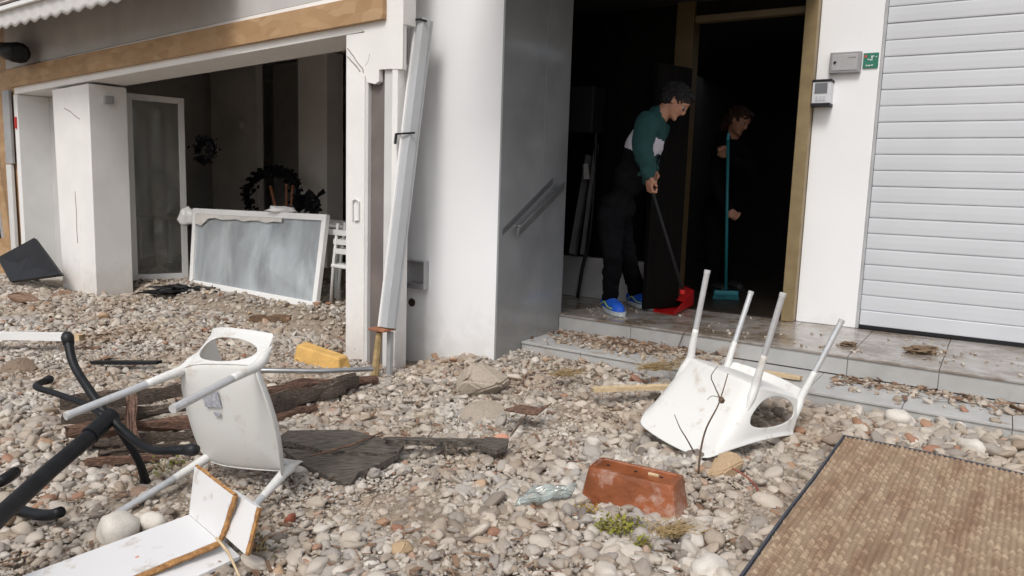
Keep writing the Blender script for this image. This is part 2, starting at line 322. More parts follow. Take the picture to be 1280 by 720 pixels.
def build_gravel():
    P = []; A = []
    def put(x, y, r, lift):
        P.append((x, y, gh(x, y)+lift)); A.append(r)
    for x, y in region_samples(30000, 1.5, 5.2):
        zone = noise.noise(Vector((x*1.3, y*1.3, 21)))
        r = float(np.clip(RNG.lognormal(math.log(.0108*(1+.55*zone)), .45), .005, .030)); r *= 1.2 if x > .35 else 1
        if y > 3.9 and x < 0: r *= .88
        put(x, y, r, r*RNG.uniform(.05, .75))
    for x, y in region_samples(20000, 5.2, 9.0):
        r = float(np.clip(RNG.lognormal(math.log(.0128), .38), .007, .036)); put(x, y, r, r*RNG.uniform(.05, .7))
    for x, y in region_samples(60000, 1.5, 5.2):
        r = RNG.uniform(.0035, .0075); put(x, y, r, r*.5)
    big = []
    # cleaned of stones too close: gravel washed up on the two steps
    n_flat = len(P)
    for i in range(1000):
        s = RNG.choice([RNG.uniform(.05, 1.3), RNG.normal(.62, .28), RNG.normal(.62, .28), RNG.uniform(1.9, 3.4)]); 
        if s < .02: continue
        dd = abs(RNG.normal(0, .16)); 
        if dd > .44: continue
        t = porch_front(s)-.03-dd
        if t < step_front(s)+.02: continue
        q = FR.p(s, t, .182); r = float(np.clip(RNG.lognormal(math.log(.011), .4), .005, .024)); P.append((q.x, q.y, .182+r*.3)); A.append(r)
    for i in range(420):
        s = RNG.uniform(.02, 3.2); t = RNG.uniform(porch_front(s)+.03, 1.6)
        if noise.noise(Vector((s*2.2, t*3, 4))) < .08 and RNG.uniform() > .12: continue
        q = FR.p(s, t, .302); r = RNG.uniform(.003, .010); P.append((q.x, q.y, .302+r*.3)); A.append(r)
    me = bpy.data.meshes.new('gravel'); me.from_pydata(P, [], []); n = len(P)
    rot = np.stack([RNG.normal(0, .35, n), RNG.normal(0, .35, n), RNG.uniform(0, 6.28, n)], 1)
    r = np.array(A); scl = np.stack([r*RNG.uniform(.95, 1.6, n), r*RNG.uniform(.75, 1.1, n), r*RNG.uniform(.5, .85, n)], 1)
    for nm, arr in (('rot', rot), ('scl', scl)):
        a = me.attributes.new(nm, 'FLOAT_VECTOR', 'POINT'); a.data.foreach_set('vector', arr.astype(np.float32).ravel())
    tn = RNG.uniform(0, 1, n); sel = np.arange(n) >= n_flat; tn[sel] = np.where(RNG.uniform(0, 1, n)[sel] < .6, RNG.uniform(.74, .88, n)[sel], tn[sel])
    a = me.attributes.new('tint', 'FLOAT', 'POINT'); a.data.foreach_set('value', tn.astype(np.float32))
    a = me.attributes.new('pick', 'INT', 'POINT'); a.data.foreach_set('value', RNG.integers(0, 9, n).astype(np.int32))
    me.materials.append(MS_I)
    o = bpy.data.objects.new('gravel', me); COL.objects.link(o); o['kind'] = 'stuff'; o['label'] = 'loose beach pebbles and grit washed over the whole forecourt'; o['category'] = 'gravel'
    g = bpy.data.node_groups.new('scatter', 'GeometryNodeTree')
    g.interface.new_socket('Geometry', in_out='INPUT', socket_type='NodeSocketGeometry'); g.interface.new_socket('Geometry', in_out='OUTPUT', socket_type='NodeSocketGeometry')
    N = g.nodes.new; L = g.links.new; gi = N('NodeGroupInput'); go = N('NodeGroupOutput')
    join = N('GeometryNodeJoinGeometry')
    for k in range(9):
        ic = N('GeometryNodeMeshIcoSphere'); ic.inputs['Subdivisions'].default_value = 3; ic.inputs['Radius'].default_value = 1
        pos = N('GeometryNodeInputPosition'); nz = N('ShaderNodeTexNoise'); nz.noise_dimensions = '4D'; nz.inputs['W'].default_value = 3.7*k; nz.inputs['Scale'].default_value = .75; nz.inputs['Detail'].default_value = 4; nz.inputs['Roughness'].default_value = .42
        L(pos.outputs[0], nz.inputs['Vector'])
        mr = N('ShaderNodeMapRange'); mr.inputs['From Min'].default_value = .25; mr.inputs['From Max'].default_value = .75; mr.inputs['To Min'].default_value = .52; mr.inputs['To Max'].default_value = 1.45
        L(nz.outputs[0], mr.inputs[0])
        vm = N('ShaderNodeVectorMath'); vm.operation = 'SCALE'; L(pos.outputs[0], vm.inputs[0]); L(mr.outputs[0], vm.inputs['Scale'])
        sp = N('GeometryNodeSetPosition'); L(ic.outputs[0], sp.inputs['Geometry']); L(vm.outputs[0], sp.inputs['Position'])
        sh = N('GeometryNodeSetShadeSmooth'); L(sp.outputs[0], sh.inputs[0])
        smt = N('GeometryNodeSetMaterial'); smt.inputs['Material'].default_value = MS_I; L(sh.outputs[0], smt.inputs[0])
        ti = N('GeometryNodeGeometryToInstance'); L(smt.outputs[0], ti.inputs[0]); L(ti.outputs[0], join.inputs[0])
    mp = N('GeometryNodeMeshToPoints'); L(gi.outputs[0], mp.inputs[0])
    ip = N('GeometryNodeInstanceOnPoints'); L(mp.outputs[0], ip.inputs['Points']); L(join.outputs[0], ip.inputs['Instance']); ip.inputs['Pick Instance'].default_value = True
    def attr(nm, ty):
        a = N('GeometryNodeInputNamedAttribute'); a.data_type = ty; a.inputs['Name'].default_value = nm; return a.outputs['Attribute']
    L(attr('pick', 'INT'), ip.inputs['Instance Index']); L(attr('scl', 'FLOAT_VECTOR'), ip.inputs['Scale'])
    er = N('FunctionNodeEulerToRotation'); L(attr('rot', 'FLOAT_VECTOR'), er.inputs[0]); L(er.outputs[0], ip.inputs['Rotation'])
    L(ip.outputs[0], go.inputs[0])
    md = o.modifiers.new('scatter', 'NODES'); md.node_group = g
build_gravel()
ROCKS = []
for k in range(12):
    me = rock_mesh(k+1, 3); me.materials.append(MS_O); ROCKS.append(me)
def stone(x, y, r, lift=.35, z=None, mesh=None, flat=.7, name='stone', label='rounded fist-sized beach stone lying among the loose pebbles', group='larger stones strewn over the pebbles', mat=None, rz=None, ax=(1.2, .95)):
    me = mesh or ROCKS[random.randrange(len(ROCKS))]
    if mat: me = me.copy(); me.materials.clear(); me.materials.append(mat)
    o = bpy.data.objects.new(name, me); COL.objects.link(o)
    o.scale = (r*ax[0], r*ax[1], r*flat); o.rotation_euler = (random.gauss(0, .22), random.gauss(0, .22), random.uniform(0, 6.28) if rz is None else rz)
    o.location = (x, y, (gh(x, y) if z is None else z)+r*flat*lift)
    tag(o, label, 'stone', group); return o
KEEP = []   # spots taken by things, (x, y, radius)
KEEP += [(-1.25, 2.75, .16), (.47, 2.72, .28), (.9, 3.35, .2), (-.9, 2.35, .35)]
cnt = 0; placed = []
while cnt < 285:
    y = RNG.uniform(1.9, 4.6) if RNG.uniform() < .8 else RNG.uniform(4.6, 6.5); x = RNG.uniform(-.7*y, .7*y)
    if not ground_free(x, y): continue
    a = Vector((x, y, 0))-MAT_C[0]
    if a.dot(MAT_C[1]) > -.03 and a.dot(MAT_C[2]) > -.03: continue
    if any((x-k[0])**2+(y-k[1])**2 < k[2]**2 for k in KEEP): continue
    r = float(np.clip(RNG.lognormal(math.log(.0215), .25), .017, .042))
    if x > .35: r *= 1.25
    if any((x-k[0])**2+(y-k[1])**2 < (k[2]+r)**2*1.1 for k in placed): continue
    placed.append((x, y, r)); stone(x, y, r, flat=random.uniform(.55, .85), lift=random.uniform(.1, .6)); cnt += 1
ochre = M('ochre_limestone', (.50, .36, .22), .8, .2, 20, .5, 60); lime_s = M('pitted_limestone', (.54, .46, .37), .85, .2, 18, 1.0, 45)
pinks = M('salmon_brick_stone', (.60, .30, .20), .8, .15, 20, .3, 60); whites = M('smooth_white_stone', (.60, .56, .50), .6, .08, 10, .1, 50)
brickm = M('broken_brick', (.33, .10, .06), .8, .25, 20, .5, 60)
def angular(seed, pts=16):
    bm = bmesh.new(); rr = random.Random(seed)
    for i in range(pts): 
        d = Vector((rr.gauss(0, 1), rr.gauss(0, 1), rr.gauss(0, 1))).normalized(); bm.verts.new(d*rr.uniform(.85, 1.1))
    r_ = bmesh.ops.convex_hull(bm, input=bm.verts); 
    bmesh.ops.bevel(bm, geom=list(bm.edges), offset=.09, segments=2, affect='EDGES')
    me = bpy.data.meshes.new('stone'); bm.to_mesh(me); bm.free(); return me
def special(px, py, z, r, label, mat, mesh=None, **k):
    p = atz(px, py, z); return stone(p.x, p.y, r, z=gh(p.x, p.y), label=label, group=None, mat=mat, mesh=mesh, **k)
special(601, 466, .15, .125, 'big pitted limestone block against the foot of the white column', lime_s, angular(3, 22), flat=.75, lift=.8, ax=(1.35, 1.05), rz=.2)
special(607, 506, .08, .13, 'flat tan limestone slab below the big block at the column', lime_s, angular(5, 20), flat=.3, lift=.4, rz=.5)
special(627, 539, .06, .036, 'salmon pink brick pebble beside the tip of the dark splinter', pinks, angular(8), flat=.8)
special(500, 682, .03, .042, 'ochre cube-like stone near the bottom centre of the gravel', ochre, angular(11, 12), flat=.8)
special(905, 582, .07, .085, 'ochre broken stone under the rim of the upturned white chair', ochre, angular(13, 15), flat=.75, ax=(1.2, .8), rz=.2)
special(147, 655, .06, .062, 'large smooth pale stone beside the white laminate shelf', whites, ROCKS[2], flat=1.0, lift=.7, ax=(1, 1))
special(190, 648, .05, .043, 'grey round stone just right of the largest pale stone', whites, ROCKS[5], flat=.9, lift=.6, ax=(1, 1))
special(888, 706, .05, .055, 'pale oval stone at the lower corner of the woven mat', whites, ROCKS[7], flat=.7, lift=.5)
special(1150, 441, .3, .055, 'clump of grit and mud stuck on the top step near the shutter', M('mud_clump', (.2, .13, .08), .95, .3, 30, 1, 60), ROCKS[4], flat=.45, lift=.1) if False else None
special(365, 643, .04, .035, 'broken dark red brick piece right of the white shelf', brickm, angular(21, 12), flat=.7)
special(1217, 555, .13, .05, 'tan stone behind the far edge of the woven mat', whites, ROCKS[1], flat=.8, lift=.6)
special(1125, 530, .13, .05, 'grey upright stone between the step and the mat corner', whites, ROCKS[9], flat=.9, lift=.8)
special(34, 376, .03, .16, 'brown clod of brick rubble on the far left gravel', M('brown_rubble', (.30, .19, .13), .9, .25, 20, .8, 40), angular(31, 18), flat=.35)
special(22, 458, .03, .12, 'low tan clod on the gravel at the left edge', M('tan_clod', (.34, .25, .18), .95, .2, 20, 1, 50), angular(33, 22), flat=.35)
# ================================================================== LEFT SHOP FRONT
def zt(s): return 2.045+(s+5.31)*.0202          # underside of the strand board strip rises to the right
def zl(s): return 1.975+(s+4.4)*.0300 if s > -4.4 else 1.975      # underside of the lintel
U3_ = Vector((0, 0, 1))
shop = empty('shop_building', FL.p(-2.5, 1, 0), 'white plastered shop front with wide glassless opening and strand board strip', 'building')
mb = MB()
def wallprism(mb, s0, s1, t0, t1, za0, za1, zb0, zb1):   # bottom za at s0/s1, top zb
    mb.hexa([FL.p(s0, t0, za0), FL.p(s1, t0, za1), FL.p(s1, t1, za1), FL.p(s0, t1, za0), FL.p(s0, t0, zb0), FL.p(s1, t0, zb1), FL.p(s1, t1, zb1), FL.p(s0, t1, zb0)])
m2 = MB(); wallprism(m2, -5.36, -.0, 0, .35, zl(-5.36), zl(0), 2.24, 2.347); wallprism(m2, .0, .44, 0, .10, zl(0), zl(.44), 2.347, 2.356)
wall_l = m2.build('lintel', MT['plaster'], shop)
m2 = MB(); m2.hexa([FL.p(-4.40, 0, -.2), FL.p(-3.675, 0, -.2), FL.p(-3.675, .35, -.2), FL.p(-4.40, .35, -.2), FL.p(-4.44, .0, zl(-4.4)-.001), FL.p(-3.66, 0, zl(-3.66)-.001), FL.p(-3.66, .35, zl(-3.66)-.001), FL.p(-4.44, .35, zl(-4.4)-.001)])
m2.build('pillar', MT['plaster'], shop, bevel=.006)
m2 = MB(); m2.box(FL, -5.40, -5.30, 0, .33, -.2, 1.972); m2.build('pillar', MT['frame'], shop, bevel=.004)
m2 = MB(); m2.box(FL, -5.30, -4.42, .30, .36, -.2, 1.973); m2.build('recess_wall', M('recess_grey', (.52, .515, .50), .8, .05, 3), shop)
m2 = MB(); m2.box(FL, -.075, .10, 0, .12, -.2, zl(-.07)-.002); m2.build('jamb', MT['plaster'], shop, bevel=.004)
m2 = MB(); m2.box(FL, .10, .125, .01, .12, -.2, 1.83); m2.build('jamb_edge', MT['lstrip'], shop)
m2 = MB(); m2.box(FL, .126, .264, .035, .14, -.2, 2.0); m2.build('recess_wall', MT['niche'], shop)
m2 = MB(); m2.box(FL, .265, .345, .015, .12, -.2, 1.88); m2.build('trim_strip', MT['lstrip'], shop, bevel=.003)
m2 = MB(); m2.box(FL, .348, .395, .0, .10, -.2, 1.90); m2.build('trim_strip', MT['plaster'], shop, bevel=.003)
# broken plaster lip hanging over the recess
m2 = MB(); q = [(.10, 1.86), (.13, 1.80), (.20, 1.785), (.235, 1.80), (.235, 1.87), (.33, 1.868), (.436, 1.86), (.436, 2.13), (.10, 2.13)]
n = len(q); m2.add([FL.p(s, -.004, z) for s, z in q]+[FL.p(s, .03, z) for s, z in q], [tuple(range(n))[::-1], tuple(range(n, 2*n))]+[(i, (i+1) % n, n+(i+1) % n, n+i) for i in range(n)])
m2.build('broken_plaster', MT['plaster'], shop)
for pts in ([(-.06, 2.02), (.0, 1.965), (.03, 1.93), (.085, 1.885), (.09, 1.86)], [(.11, 1.90), (.14, 1.93), (.15, 1.97)], [(-4.18, 1.79), (-4.05, 1.755), (-3.93, 1.70), (-3.86, 1.68)], [(-4.03, 1.0), (-4.02, .8), (-4.03, .62), (-4.02, .5)], [(-.06, 1.97), (.03, 1.90), (.06, 1.87)]):
    m2 = MB(); m2.tube([FL.p(s, -.001, z) for s, z in pts], .004, 5); m2.build('crack', M('crack_grey', (.28, .25, .23), .9), shop)
m2 = MB(); m2.tube([FL.p(s, -.008, z) for s, z in [(.0, .94), (.0, 1.06), (.03, 1.075), (.06, 1.06), (.06, .94), (.02, .935)]], .006, 6); m2.build('wall_hook', MT['lstrip'], shop)
m2 = MB(); m2.box(FL, -3.74+.01, -3.68, -.0, .0, 0, 0)
m2 = MB(); wallprism(m2, -5.36, .295, -.035, -.001, zt(-5.36), zt(.295), zt(-5.36)+.185, zt(.295)+.155); m2.build('strand_board_strip', MT['osb'], shop, bevel=.002)
m2 = MB(); wallprism(m2, -5.55, .0, .0, .35, 2.242, 2.349, 5.5, 5.5); wallprism(m2, .0, .44, .0, .10, 2.349, 2.358, 5.5, 5.5); m2.build('upper_wall', MT['fascia'], shop)
m2 = MB(); m2.box(FL, .297, .439, -.003, -.0005, 1.87, 3.0); m2.build('plaster_patch', MT['plaster'], shop)
m2 = MB(); c = FL.hit(150, 123, .1); m2.box(Frame(FL.p(-3.66, .18, 1.83), FL.w), -.05, .03, -.035, 0, 0, .07); m2.build('junction_box', MT['dsteel'], shop, bevel=.003)
# interior of the shop
m2 = MB()
m2.box(FL, -6.9, -.62, 4.2, 4.3, -.1, 2.7); m2.build('back_wall', MT['inner'], shop)
m2 = MB(); m2.box(FL, -7.0, -6.9, .37, 4.3, -.1, 2.7); m2.build('side_wall', MT['inner'], shop)
m2 = MB(); m2.box(FL, -6.2, -5.12, 2.75, 2.85, -.1, 2.69); m2.build('partition', MT['inner'], shop)
m2 = MB(); q = [FL.p(-7, .352, 0), FL.p(.43, .352, 0), FR.p(-.80, .2, 0), FR.p(-.80, 4.9, 0), FL.p(-.6, 4.3, 0), FL.p(-7, 4.3, 0)]; m2.add([p+U3_*2.71 for p in q]+[p+U3_*2.8 for p in q], [(5, 4, 3, 2, 1, 0), (6, 7, 8, 9, 10, 11)]+[(i, (i+1) % 6, 6+(i+1) % 6, 6+i) for i in range(6)]); m2.build('ceiling', MT['inner'], shop)
m2 = MB(); m2.box(FL, -5.11, -4.0, 3.0, 3.06, -.1, 2.68); m2.build('door_panel', MT['innerd'], shop)
m2 = MB(); m2.box(FL, -4.17, -3.62, 2.7, 2.95, -.1, 2.69); m2.build('inner_pillar', MT['innerw'], shop, bevel=.004)
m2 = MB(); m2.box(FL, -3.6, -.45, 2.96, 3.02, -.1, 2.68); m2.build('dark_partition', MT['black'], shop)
m2 = MB(); m2.hexa([FR.p(-.90, .10, -.1), FR.p(-.80, .10, -.1), FR.p(-.80, 5, -.1), FR.p(-.90, 5, -.1), FR.p(-.90, .10, 2.7), FR.p(-.80, .10, 2.7), FR.p(-.80, 5, 2.7), FR.p(-.90, 5, 2.7)]); m2.build('side_wall', MT['inner'], shop)
m2 = MB(); m2.box(FL, -7.0, -.62, .36, 4.2, -.12, .02); m2.build('shop_floor', M('shop_floor', (.42, .36, .30), .6, .2, 6), shop)
m2 = MB(); m2.box(FL, -11, -5.41, .02, .3, -.2, 5.5); m2.build('side_facade', MT['osb'], shop)
# things at the far left edge
m2 = MB(); m2.box(FL, -5.62, -5.44, -.03, .0, 1.25, 2.02); tag(m2.build('grey_duct', MT['dsteel'], bevel=.004), 'narrow grey metal box fixed high at the left end of the shop front', 'wall box')
m2 = MB(); m2.hexa([FL.p(-5.55, -.05, 0), FL.p(-5.44, -.05, 0), FL.p(-5.44, -.01, 0), FL.p(-5.55, -.01, 0), FL.p(-5.62, -.03, 1.24), FL.p(-5.48, -.03, 1.24), FL.p(-5.48, 0, 1.24), FL.p(-5.62, 0, 1.24)]); tag(m2.build('grey_post', MT['lstrip'], bevel=.004), 'pale grey metal post leaning at the far left of the shop front', 'post')
m2 = MB(); m2.box(FL, -5.375, -5.335, -.012, -.001, 1.62, 1.74); tag(m2.build('red_sticker', MT['red']), 'small red tag high on the leftmost white post', 'sticker')
p0 = FL.hit(0, 165, -.12); p1 = FL.hit(0, 300, -.12)
m2 = MB(); m2.tube([FL.p(-5.9, -.1, 1.42), FL.p(-5.62, -.12, .45)], .035, 4, flat=.5); tag(m2.build('window_stile', MT['frame']), 'white broken window bar slanting at the left edge', 'window frame')
m2 = MB(); m2.tube([FL.p(-5.78, -.14, 1.40), FL.p(-5.56, -.15, .45)], .016, 6); tag(m2.build('black_cable', MT['blackp']), 'black cable hanging beside the grey post at the left edge', 'cable')
# black panel leaning at the foot of the left pillar
ps = [FL.hit(x, y, t) for x, y, t in ((-4, 322, -.25), (42, 297, -.12), (76, 343, -.15), (12, 352, -.35))]
m2 = MB(); q = [FL.p(*v) for v in ps]; nn = (q[1]-q[0]).cross(q[3]-q[0]); 
if nn.dot(C3-q[0]) < 0: nn = -nn
m2.slab(q, nn, .04)
pan = m2.build('leaning_sheet', MT['blackp'], bevel=.006); tag(pan, 'black square plastic tray leaning against the foot of the left pillar', 'sheet')
# awning
aw = empty('awning', FL.p(-3.5, -.5, 2.4), 'pale awning with scalloped valance over the left end of the shop', 'awning')
def awning():
    v = []; f = []; N_ = 260; s0, s1 = -6.0, -1.15
    for j in range(7):
        for i in range(N_+1):
            s = s0+(s1-s0)*i/N_; k = j/6
            zb = 2.428-(s+4.2)*.006+.028*(1-abs(math.sin(math.pi*(s+6)/.205))); ztp = 2.66
            wv = .004*math.sin(2*math.pi*(s+6)/.205)*(.4+.6*k)
            v.append(FL.p(s, -.5+wv-.015*(1-k), ztp+(zb-ztp)*k))
    for j in range(6):
        for i in range(N_): a = j*(N_+1)+i; f.append((a, a+1, a+N_+2, a+N_+1))
    mb = MB(); mb.add(v, f); o = mb.build('valance', MT['fabric'], aw, smooth=True)
    sdm = o.modifiers.new('s', 'SOLIDIFY'); sdm.thickness = .003
    m2 = MB(); m2.box(FL, -6.0, -1.15, -.545, -.515, 2.575, 2.615); m2.build('front_bar', MT['frame'], aw, bevel=.006)
    m2 = MB(); m2.hexa([FL.p(-6, -.55, 2.62), FL.p(-1.15, -.55, 2.62), FL.p(-1.15, -.0, 2.95), FL.p(-6, -.0, 2.95), FL.p(-6, -.55, 2.635), FL.p(-1.15, -.55, 2.635), FL.p(-1.15, 0, 2.965), FL.p(-6, 0, 2.965)]); m2.build('cloth_top', MT['brown'], aw)
awning()
# lamp under the awning
lp = empty('wall_lamp', FL.p(-4.95, -.05, 2.2), 'black swivelling spotlight fixed high on the far left of the facade', 'lamp')
m2 = MB(); a = aty(4, 60, 8.0)
c0 = FL.p(*FL.hit(8, 64, -.14)); c1 = FL.p(*FL.hit(24, 66, -.2))
m2.tube([c0+Vector((-.09, .02, .05)), c0, c1], [.05, .085, .10], 12); m2.build('lamp_head', MT['blackp'], lp, smooth=True)
m2 = MB(); m2.tube([c1, c1+(c1-c0)*.02], .07, 12); m2.build('lens', MT['dark'], lp)
m2 = MB(); m2.tube([c0+Vector((.0, .12, -.02)), c0+Vector((.05, 0, -.09)), c1+Vector((.03, 0, -.08))], .016, 8); m2.build('bracket', MT['blackp'], lp)
# standing door with glass inside the opening, and the door lying on its side
def framed(name, quad, th, barw, glassmat, label, cat, extra=None):
    q = [Vector(p) for p in quad]; nn = (q[1]-q[0]).cross(q[3]-q[0]).normalized()
    if nn.dot(C3-q[0]) < 0: nn = -nn
    e = empty(name, (q[2]+q[3])/2, label, cat)
    ins = []
    for i in range(4):
        a = (q[(i+1) % 4]-q[i]).normalized(); b = (q[i-1]-q[i]).normalized(); ins.append(q[i]+(a+b)*barw)
    for i in range(4):
        j = (i+1) % 4; m = MB(); m.slab([q[i], q[j], ins[j], ins[i]], nn, th); m.build('frame_bar', MT['frame'], e, bevel=.004)
    m = MB(); m.slab([p-nn*th*.45 for p in ins], nn, .006); m.build('pane', glassmat, e)
    return e, q, ins, nn
gz = .10
bl = FL.p(*FL.l(atz(165, 351, gz))); br = FL.p(*FL.l(atz(236, 348, gz)))
tl = bl+Vector((0, 0, 1.0)); 
def up_to(p, px, py):   # point above p whose image row is py
    d = ray(px, py); k = (Vector((p.x, p.y))).length/Vector((d.x, d.y)).length; z = CZ+d.z*k; return Vector((p.x, p.y, z))
framed('glazed_door', [up_to(bl, 161, 116), up_to(br, 243, 124), br, bl], .05, .06, MT['glassd'], 'tall white framed glass door standing ajar just inside the shop opening', 'door')
BL = atz(236, 356, gz); BR = atz(394, 386, gz)
hgt = .80; lean = FL.w*.20
TLp = aty(241, 260, BL.y+.12); TRp = aty(408, 268, BR.y+.17)
e, q, ins, nn = framed('fallen_glass_door', [TLp, TRp, BR, BL], .045, .055, MT['glass'], 'white framed glass door lying on its long side and leaning in the shop opening', 'door')
m2 = MB(); vs = []
for i in range(13):
    u_ = i/12*.72; p = ins[0]*(1-u_)+ins[1]*u_; dn = (ins[3]-ins[0]).normalized(); dpt = .03+.02*math.sin(i*1.1)**2+(.07 if i < 2 else 0)
    vs.append(p+nn*.004); vs.append(p+dn*dpt+nn*.006)
m2.add(vs, [(2*i, 2*i+1, 2*i+3, 2*i+2) for i in range(12)]); m2.build('peeling_film', M('peeling_film', (.62, .60, .56), .7), e)
# pale bag behind the left upper corner
def blob(center, r, seed, sx=(1, 1, 1), amp=.35, sub=3, fr=1.5):
    bm = bmesh.new(); bmesh.ops.create_icosphere(bm, subdivisions=sub, radius=1)
    for v in bm.verts:
        d = v.co.normalized(); k = 1+amp*noise.noise(d*fr+Vector((seed*5.1, 0, 0)))+amp*.5*noise.noise(d*fr*2.7+Vector((seed, 3, 0)))
        v.co = Vector((d.x*sx[0], d.y*sx[1], d.z*sx[2]))*r*k+Vector(center)
    me = bpy.data.meshes.new('b'); bm.to_mesh(me); bm.free(); return me
def ptop(px, py, y): return aty(px, py, y)
tag(link('plastic_bag', blob(TLp+Vector((-.08, .06, -.09)), .09, 3, (1, .6, 1.1), .5), MT['frame'], smooth=True), 'crumpled white bag hanging on the upper left corner of the fallen door', 'bag')
tag(link('plastic_bag', blob((TLp*.3+TRp*.7)+Vector((0, .05, .02)), .07, 8, (1.9, .7, .5), .6), MT['frame'], smooth=True), 'flat white rag lying along the top edge of the fallen door', 'rag')
# furniture inside
def inner_pt(px, py, t): return FL.p(*FL.hit(px, py, t))
tb = empty('white_table', inner_pt(420, 370, 1.1), 'white slatted garden table stacked behind the fallen glass door', 'table')
c = inner_pt(412, 281, 1.15); u = FL.u
fr = Frame((c.x, c.y, 0), FL.u); zz = c.z
for k in range(4): m2 = MB(); m2.box(fr, -1.15, .55, .0+k*.14, .12+k*.14, zz-.02, zz+.005); m2.build('table_slat', MT['frame'], tb)
for sx in (-1.0, .05, .42):
    for ty in (.03, .45): m2 = MB(); m2.box(fr, sx-.02, sx+.02, ty, ty+.04, .05, zz-.03); m2.build('leg', MT['frame'], tb)
m2 = MB(); m2.box(fr, -1.1, .5, .02, .05, zz-.09, zz-.035); m2.build('rail', MT['frame'], tb)
for (k, off) in ((0, .14), (1, .30)):
    ch = empty('garden_chair', inner_pt(418+k*8, 355, .95), ['white garden chair leg-down beside the jamb, nearer the fallen door', 'white garden chair squeezed against the right jamb of the opening'][k], 'chair', None)
    f2 = Frame(inner_pt(413+k*9, 330, .95+.12*k)*1.0, FL.u); f2.o.z = 0
    for sx in (0, .38):
        m2 = MB(); m2.tube([f2.p(sx, 0, .1), f2.p(sx+.02, .02, .5), f2.p(sx+.03, .06, .82)], .014, 8); m2.build('leg', MT['frame'], ch, smooth=True)
        m2 = MB(); m2.tube([f2.p(sx, .4, .1), f2.p(sx+.01, .38, .45)], .014, 8); m2.build('leg', MT['frame'], ch, smooth=True)
    m2 = MB(); m2.box(f2, 0, .4, .0, .4, .44, .47); m2.build('seat', MT['frame'], ch, bevel=.008)
    for zz2 in (.56, .64, .72): m2 = MB(); m2.box(f2, .0, .42, .03, .05, zz2, zz2+.045); m2.build('back_slat', MT['frame'], ch)
wt = empty('wooden_table', inner_pt(200, 345, 1.7), 'tan topped table with white legs seen through the tall glass door', 'table')
f3 = Frame(FL.p(FL.hit(168, 270, 1.75)[0], 1.75, 0), FL.u); zt3 = FL.hit(190, 270, 1.75)[2]
m2 = MB(); m2.box(f3, -.35, .85, 0, .6, zt3-.035, zt3); m2.build('table_top', MT['pale'], wt, bevel=.004)
for sx, ty in ((-.25, .05), (.05, .05), (.42, .05), (.75, .05), (.05, .5), (.7, .5)):
    m2 = MB(); m2.box(f3, sx-.022, sx+.022, ty, ty+.045, .05, zt3-.036); m2.build('leg', MT['frame'], wt)
# black wreath shaped tangle, sticks, black fan object
def tangle(name, pts, rad, nleaf, lab, cat, mat, size=.05):
    m2 = MB(); pp = smoothpath(pts, 5); m2.tube(pp, rad, 6)
    rr = random.Random(len(lab))
    for i in range(nleaf):
        p = pp[rr.randrange(len(pp))]+Vector((rr.gauss(0, .03), rr.gauss(0, .03), rr.gauss(0, .03)))
        a = Vector((rr.gauss(0, 1), rr.gauss(0, 1), rr.gauss(0, 1))).normalized()*size*rr.uniform(.5, 1.2); b = a.orthogonal().normalized()*size*.35
        m2.add([p-b, p+a*.5-b*1.1, p+a, p+a*.5+b*1.1], [(0, 1, 2, 3)])
    o = m2.build(name, mat); tag(o, lab, cat); return o
tangle('dark_wreath', [inner_pt(x, y, 2.2) for x, y in ((312, 258), (309, 240), (320, 222), (337, 213), (355, 216), (368, 228), (369, 250))], .03, 330, 'black leafy garland arching behind the fallen door inside the shop', 'garland', MT['blackp'], .075)
tangle('dark_tangle', [inner_pt(x, y, 1.25) for x, y in ((246, 190), (252, 178), (262, 177), (266, 188), (258, 200), (248, 199))], .03, 150, 'black tangled ornament hanging on the dim shop wall', 'ornament', MT['blackp'], .045)
for i, (a, b, r_, lb) in enumerate((((338, 233), (344, 258), .016, 'reddish stick leaning left among the sticks in the shop'), ((358, 230), (358, 258), .014, 'upright orange stick in the middle of the shop sticks'), ((366, 232), (364, 258), .014, 'rightmost orange stick beside the pale pillar in the shop'))):
    m2 = MB(); m2.tube([inner_pt(*a, 1.9), inner_pt(*b, 1.85)], r_, 6); tag(m2.build('wooden_stick', MT['orange']), lb, 'stick')
tangle('dark_twigs', [inner_pt(x, y, 1.7) for x, y in ((372, 262), (380, 252), (388, 258), (392, 250), (394, 263))], .022, 70, 'small black twiggy clump on top of the fallen door at the pillar', 'twigs', MT['blackp'], .12)
m2 = MB(); m2.tube([inner_pt(302, 152, 2.7), inner_pt(302, 160, 2.66)], [.06, .035], 10); tag(m2.build('wall_light', MT['innerw'], smooth=True), 'tiny reddish wall light on the dim partition of the shop', 'lamp')
# black cloth on the threshold
p = atz(228, 363, .10); tag(link('black_rag', blob(p, .17, 12, (1.5, .7, .25), .9, 4, 2.5), MT['blackp']), 'black wet rag in front of the fallen glass door', 'rag')
# ================================================================== ENTRANCE BUILDING
ent = empty('entrance_building', FR.p(.5, 2, 0), 'white clad entrance with dark recessed porch, tall column and gold framed doorway', 'building')
m2 = MB(); m2.box(FR, -.715, 0, .0, .012, -.2, 5.5); m2.build('column_face', MT['column'], ent)
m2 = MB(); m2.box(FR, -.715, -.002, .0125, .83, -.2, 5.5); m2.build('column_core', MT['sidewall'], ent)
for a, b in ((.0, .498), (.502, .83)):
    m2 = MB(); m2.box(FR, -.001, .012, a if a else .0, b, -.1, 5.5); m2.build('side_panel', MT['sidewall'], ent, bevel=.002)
m2 = MB(); m2.box(FR, -.775, -.717, -.015, .05, -.2, 5.5); m2.build('edge_strip', MT['lstrip'], ent, bevel=.01)
m2 = MB(); m2.box(FR, -.60, -.55, .84, 1.70, .3, 2.74); m2.build('recess_wall', MT['dimgrey'], ent)
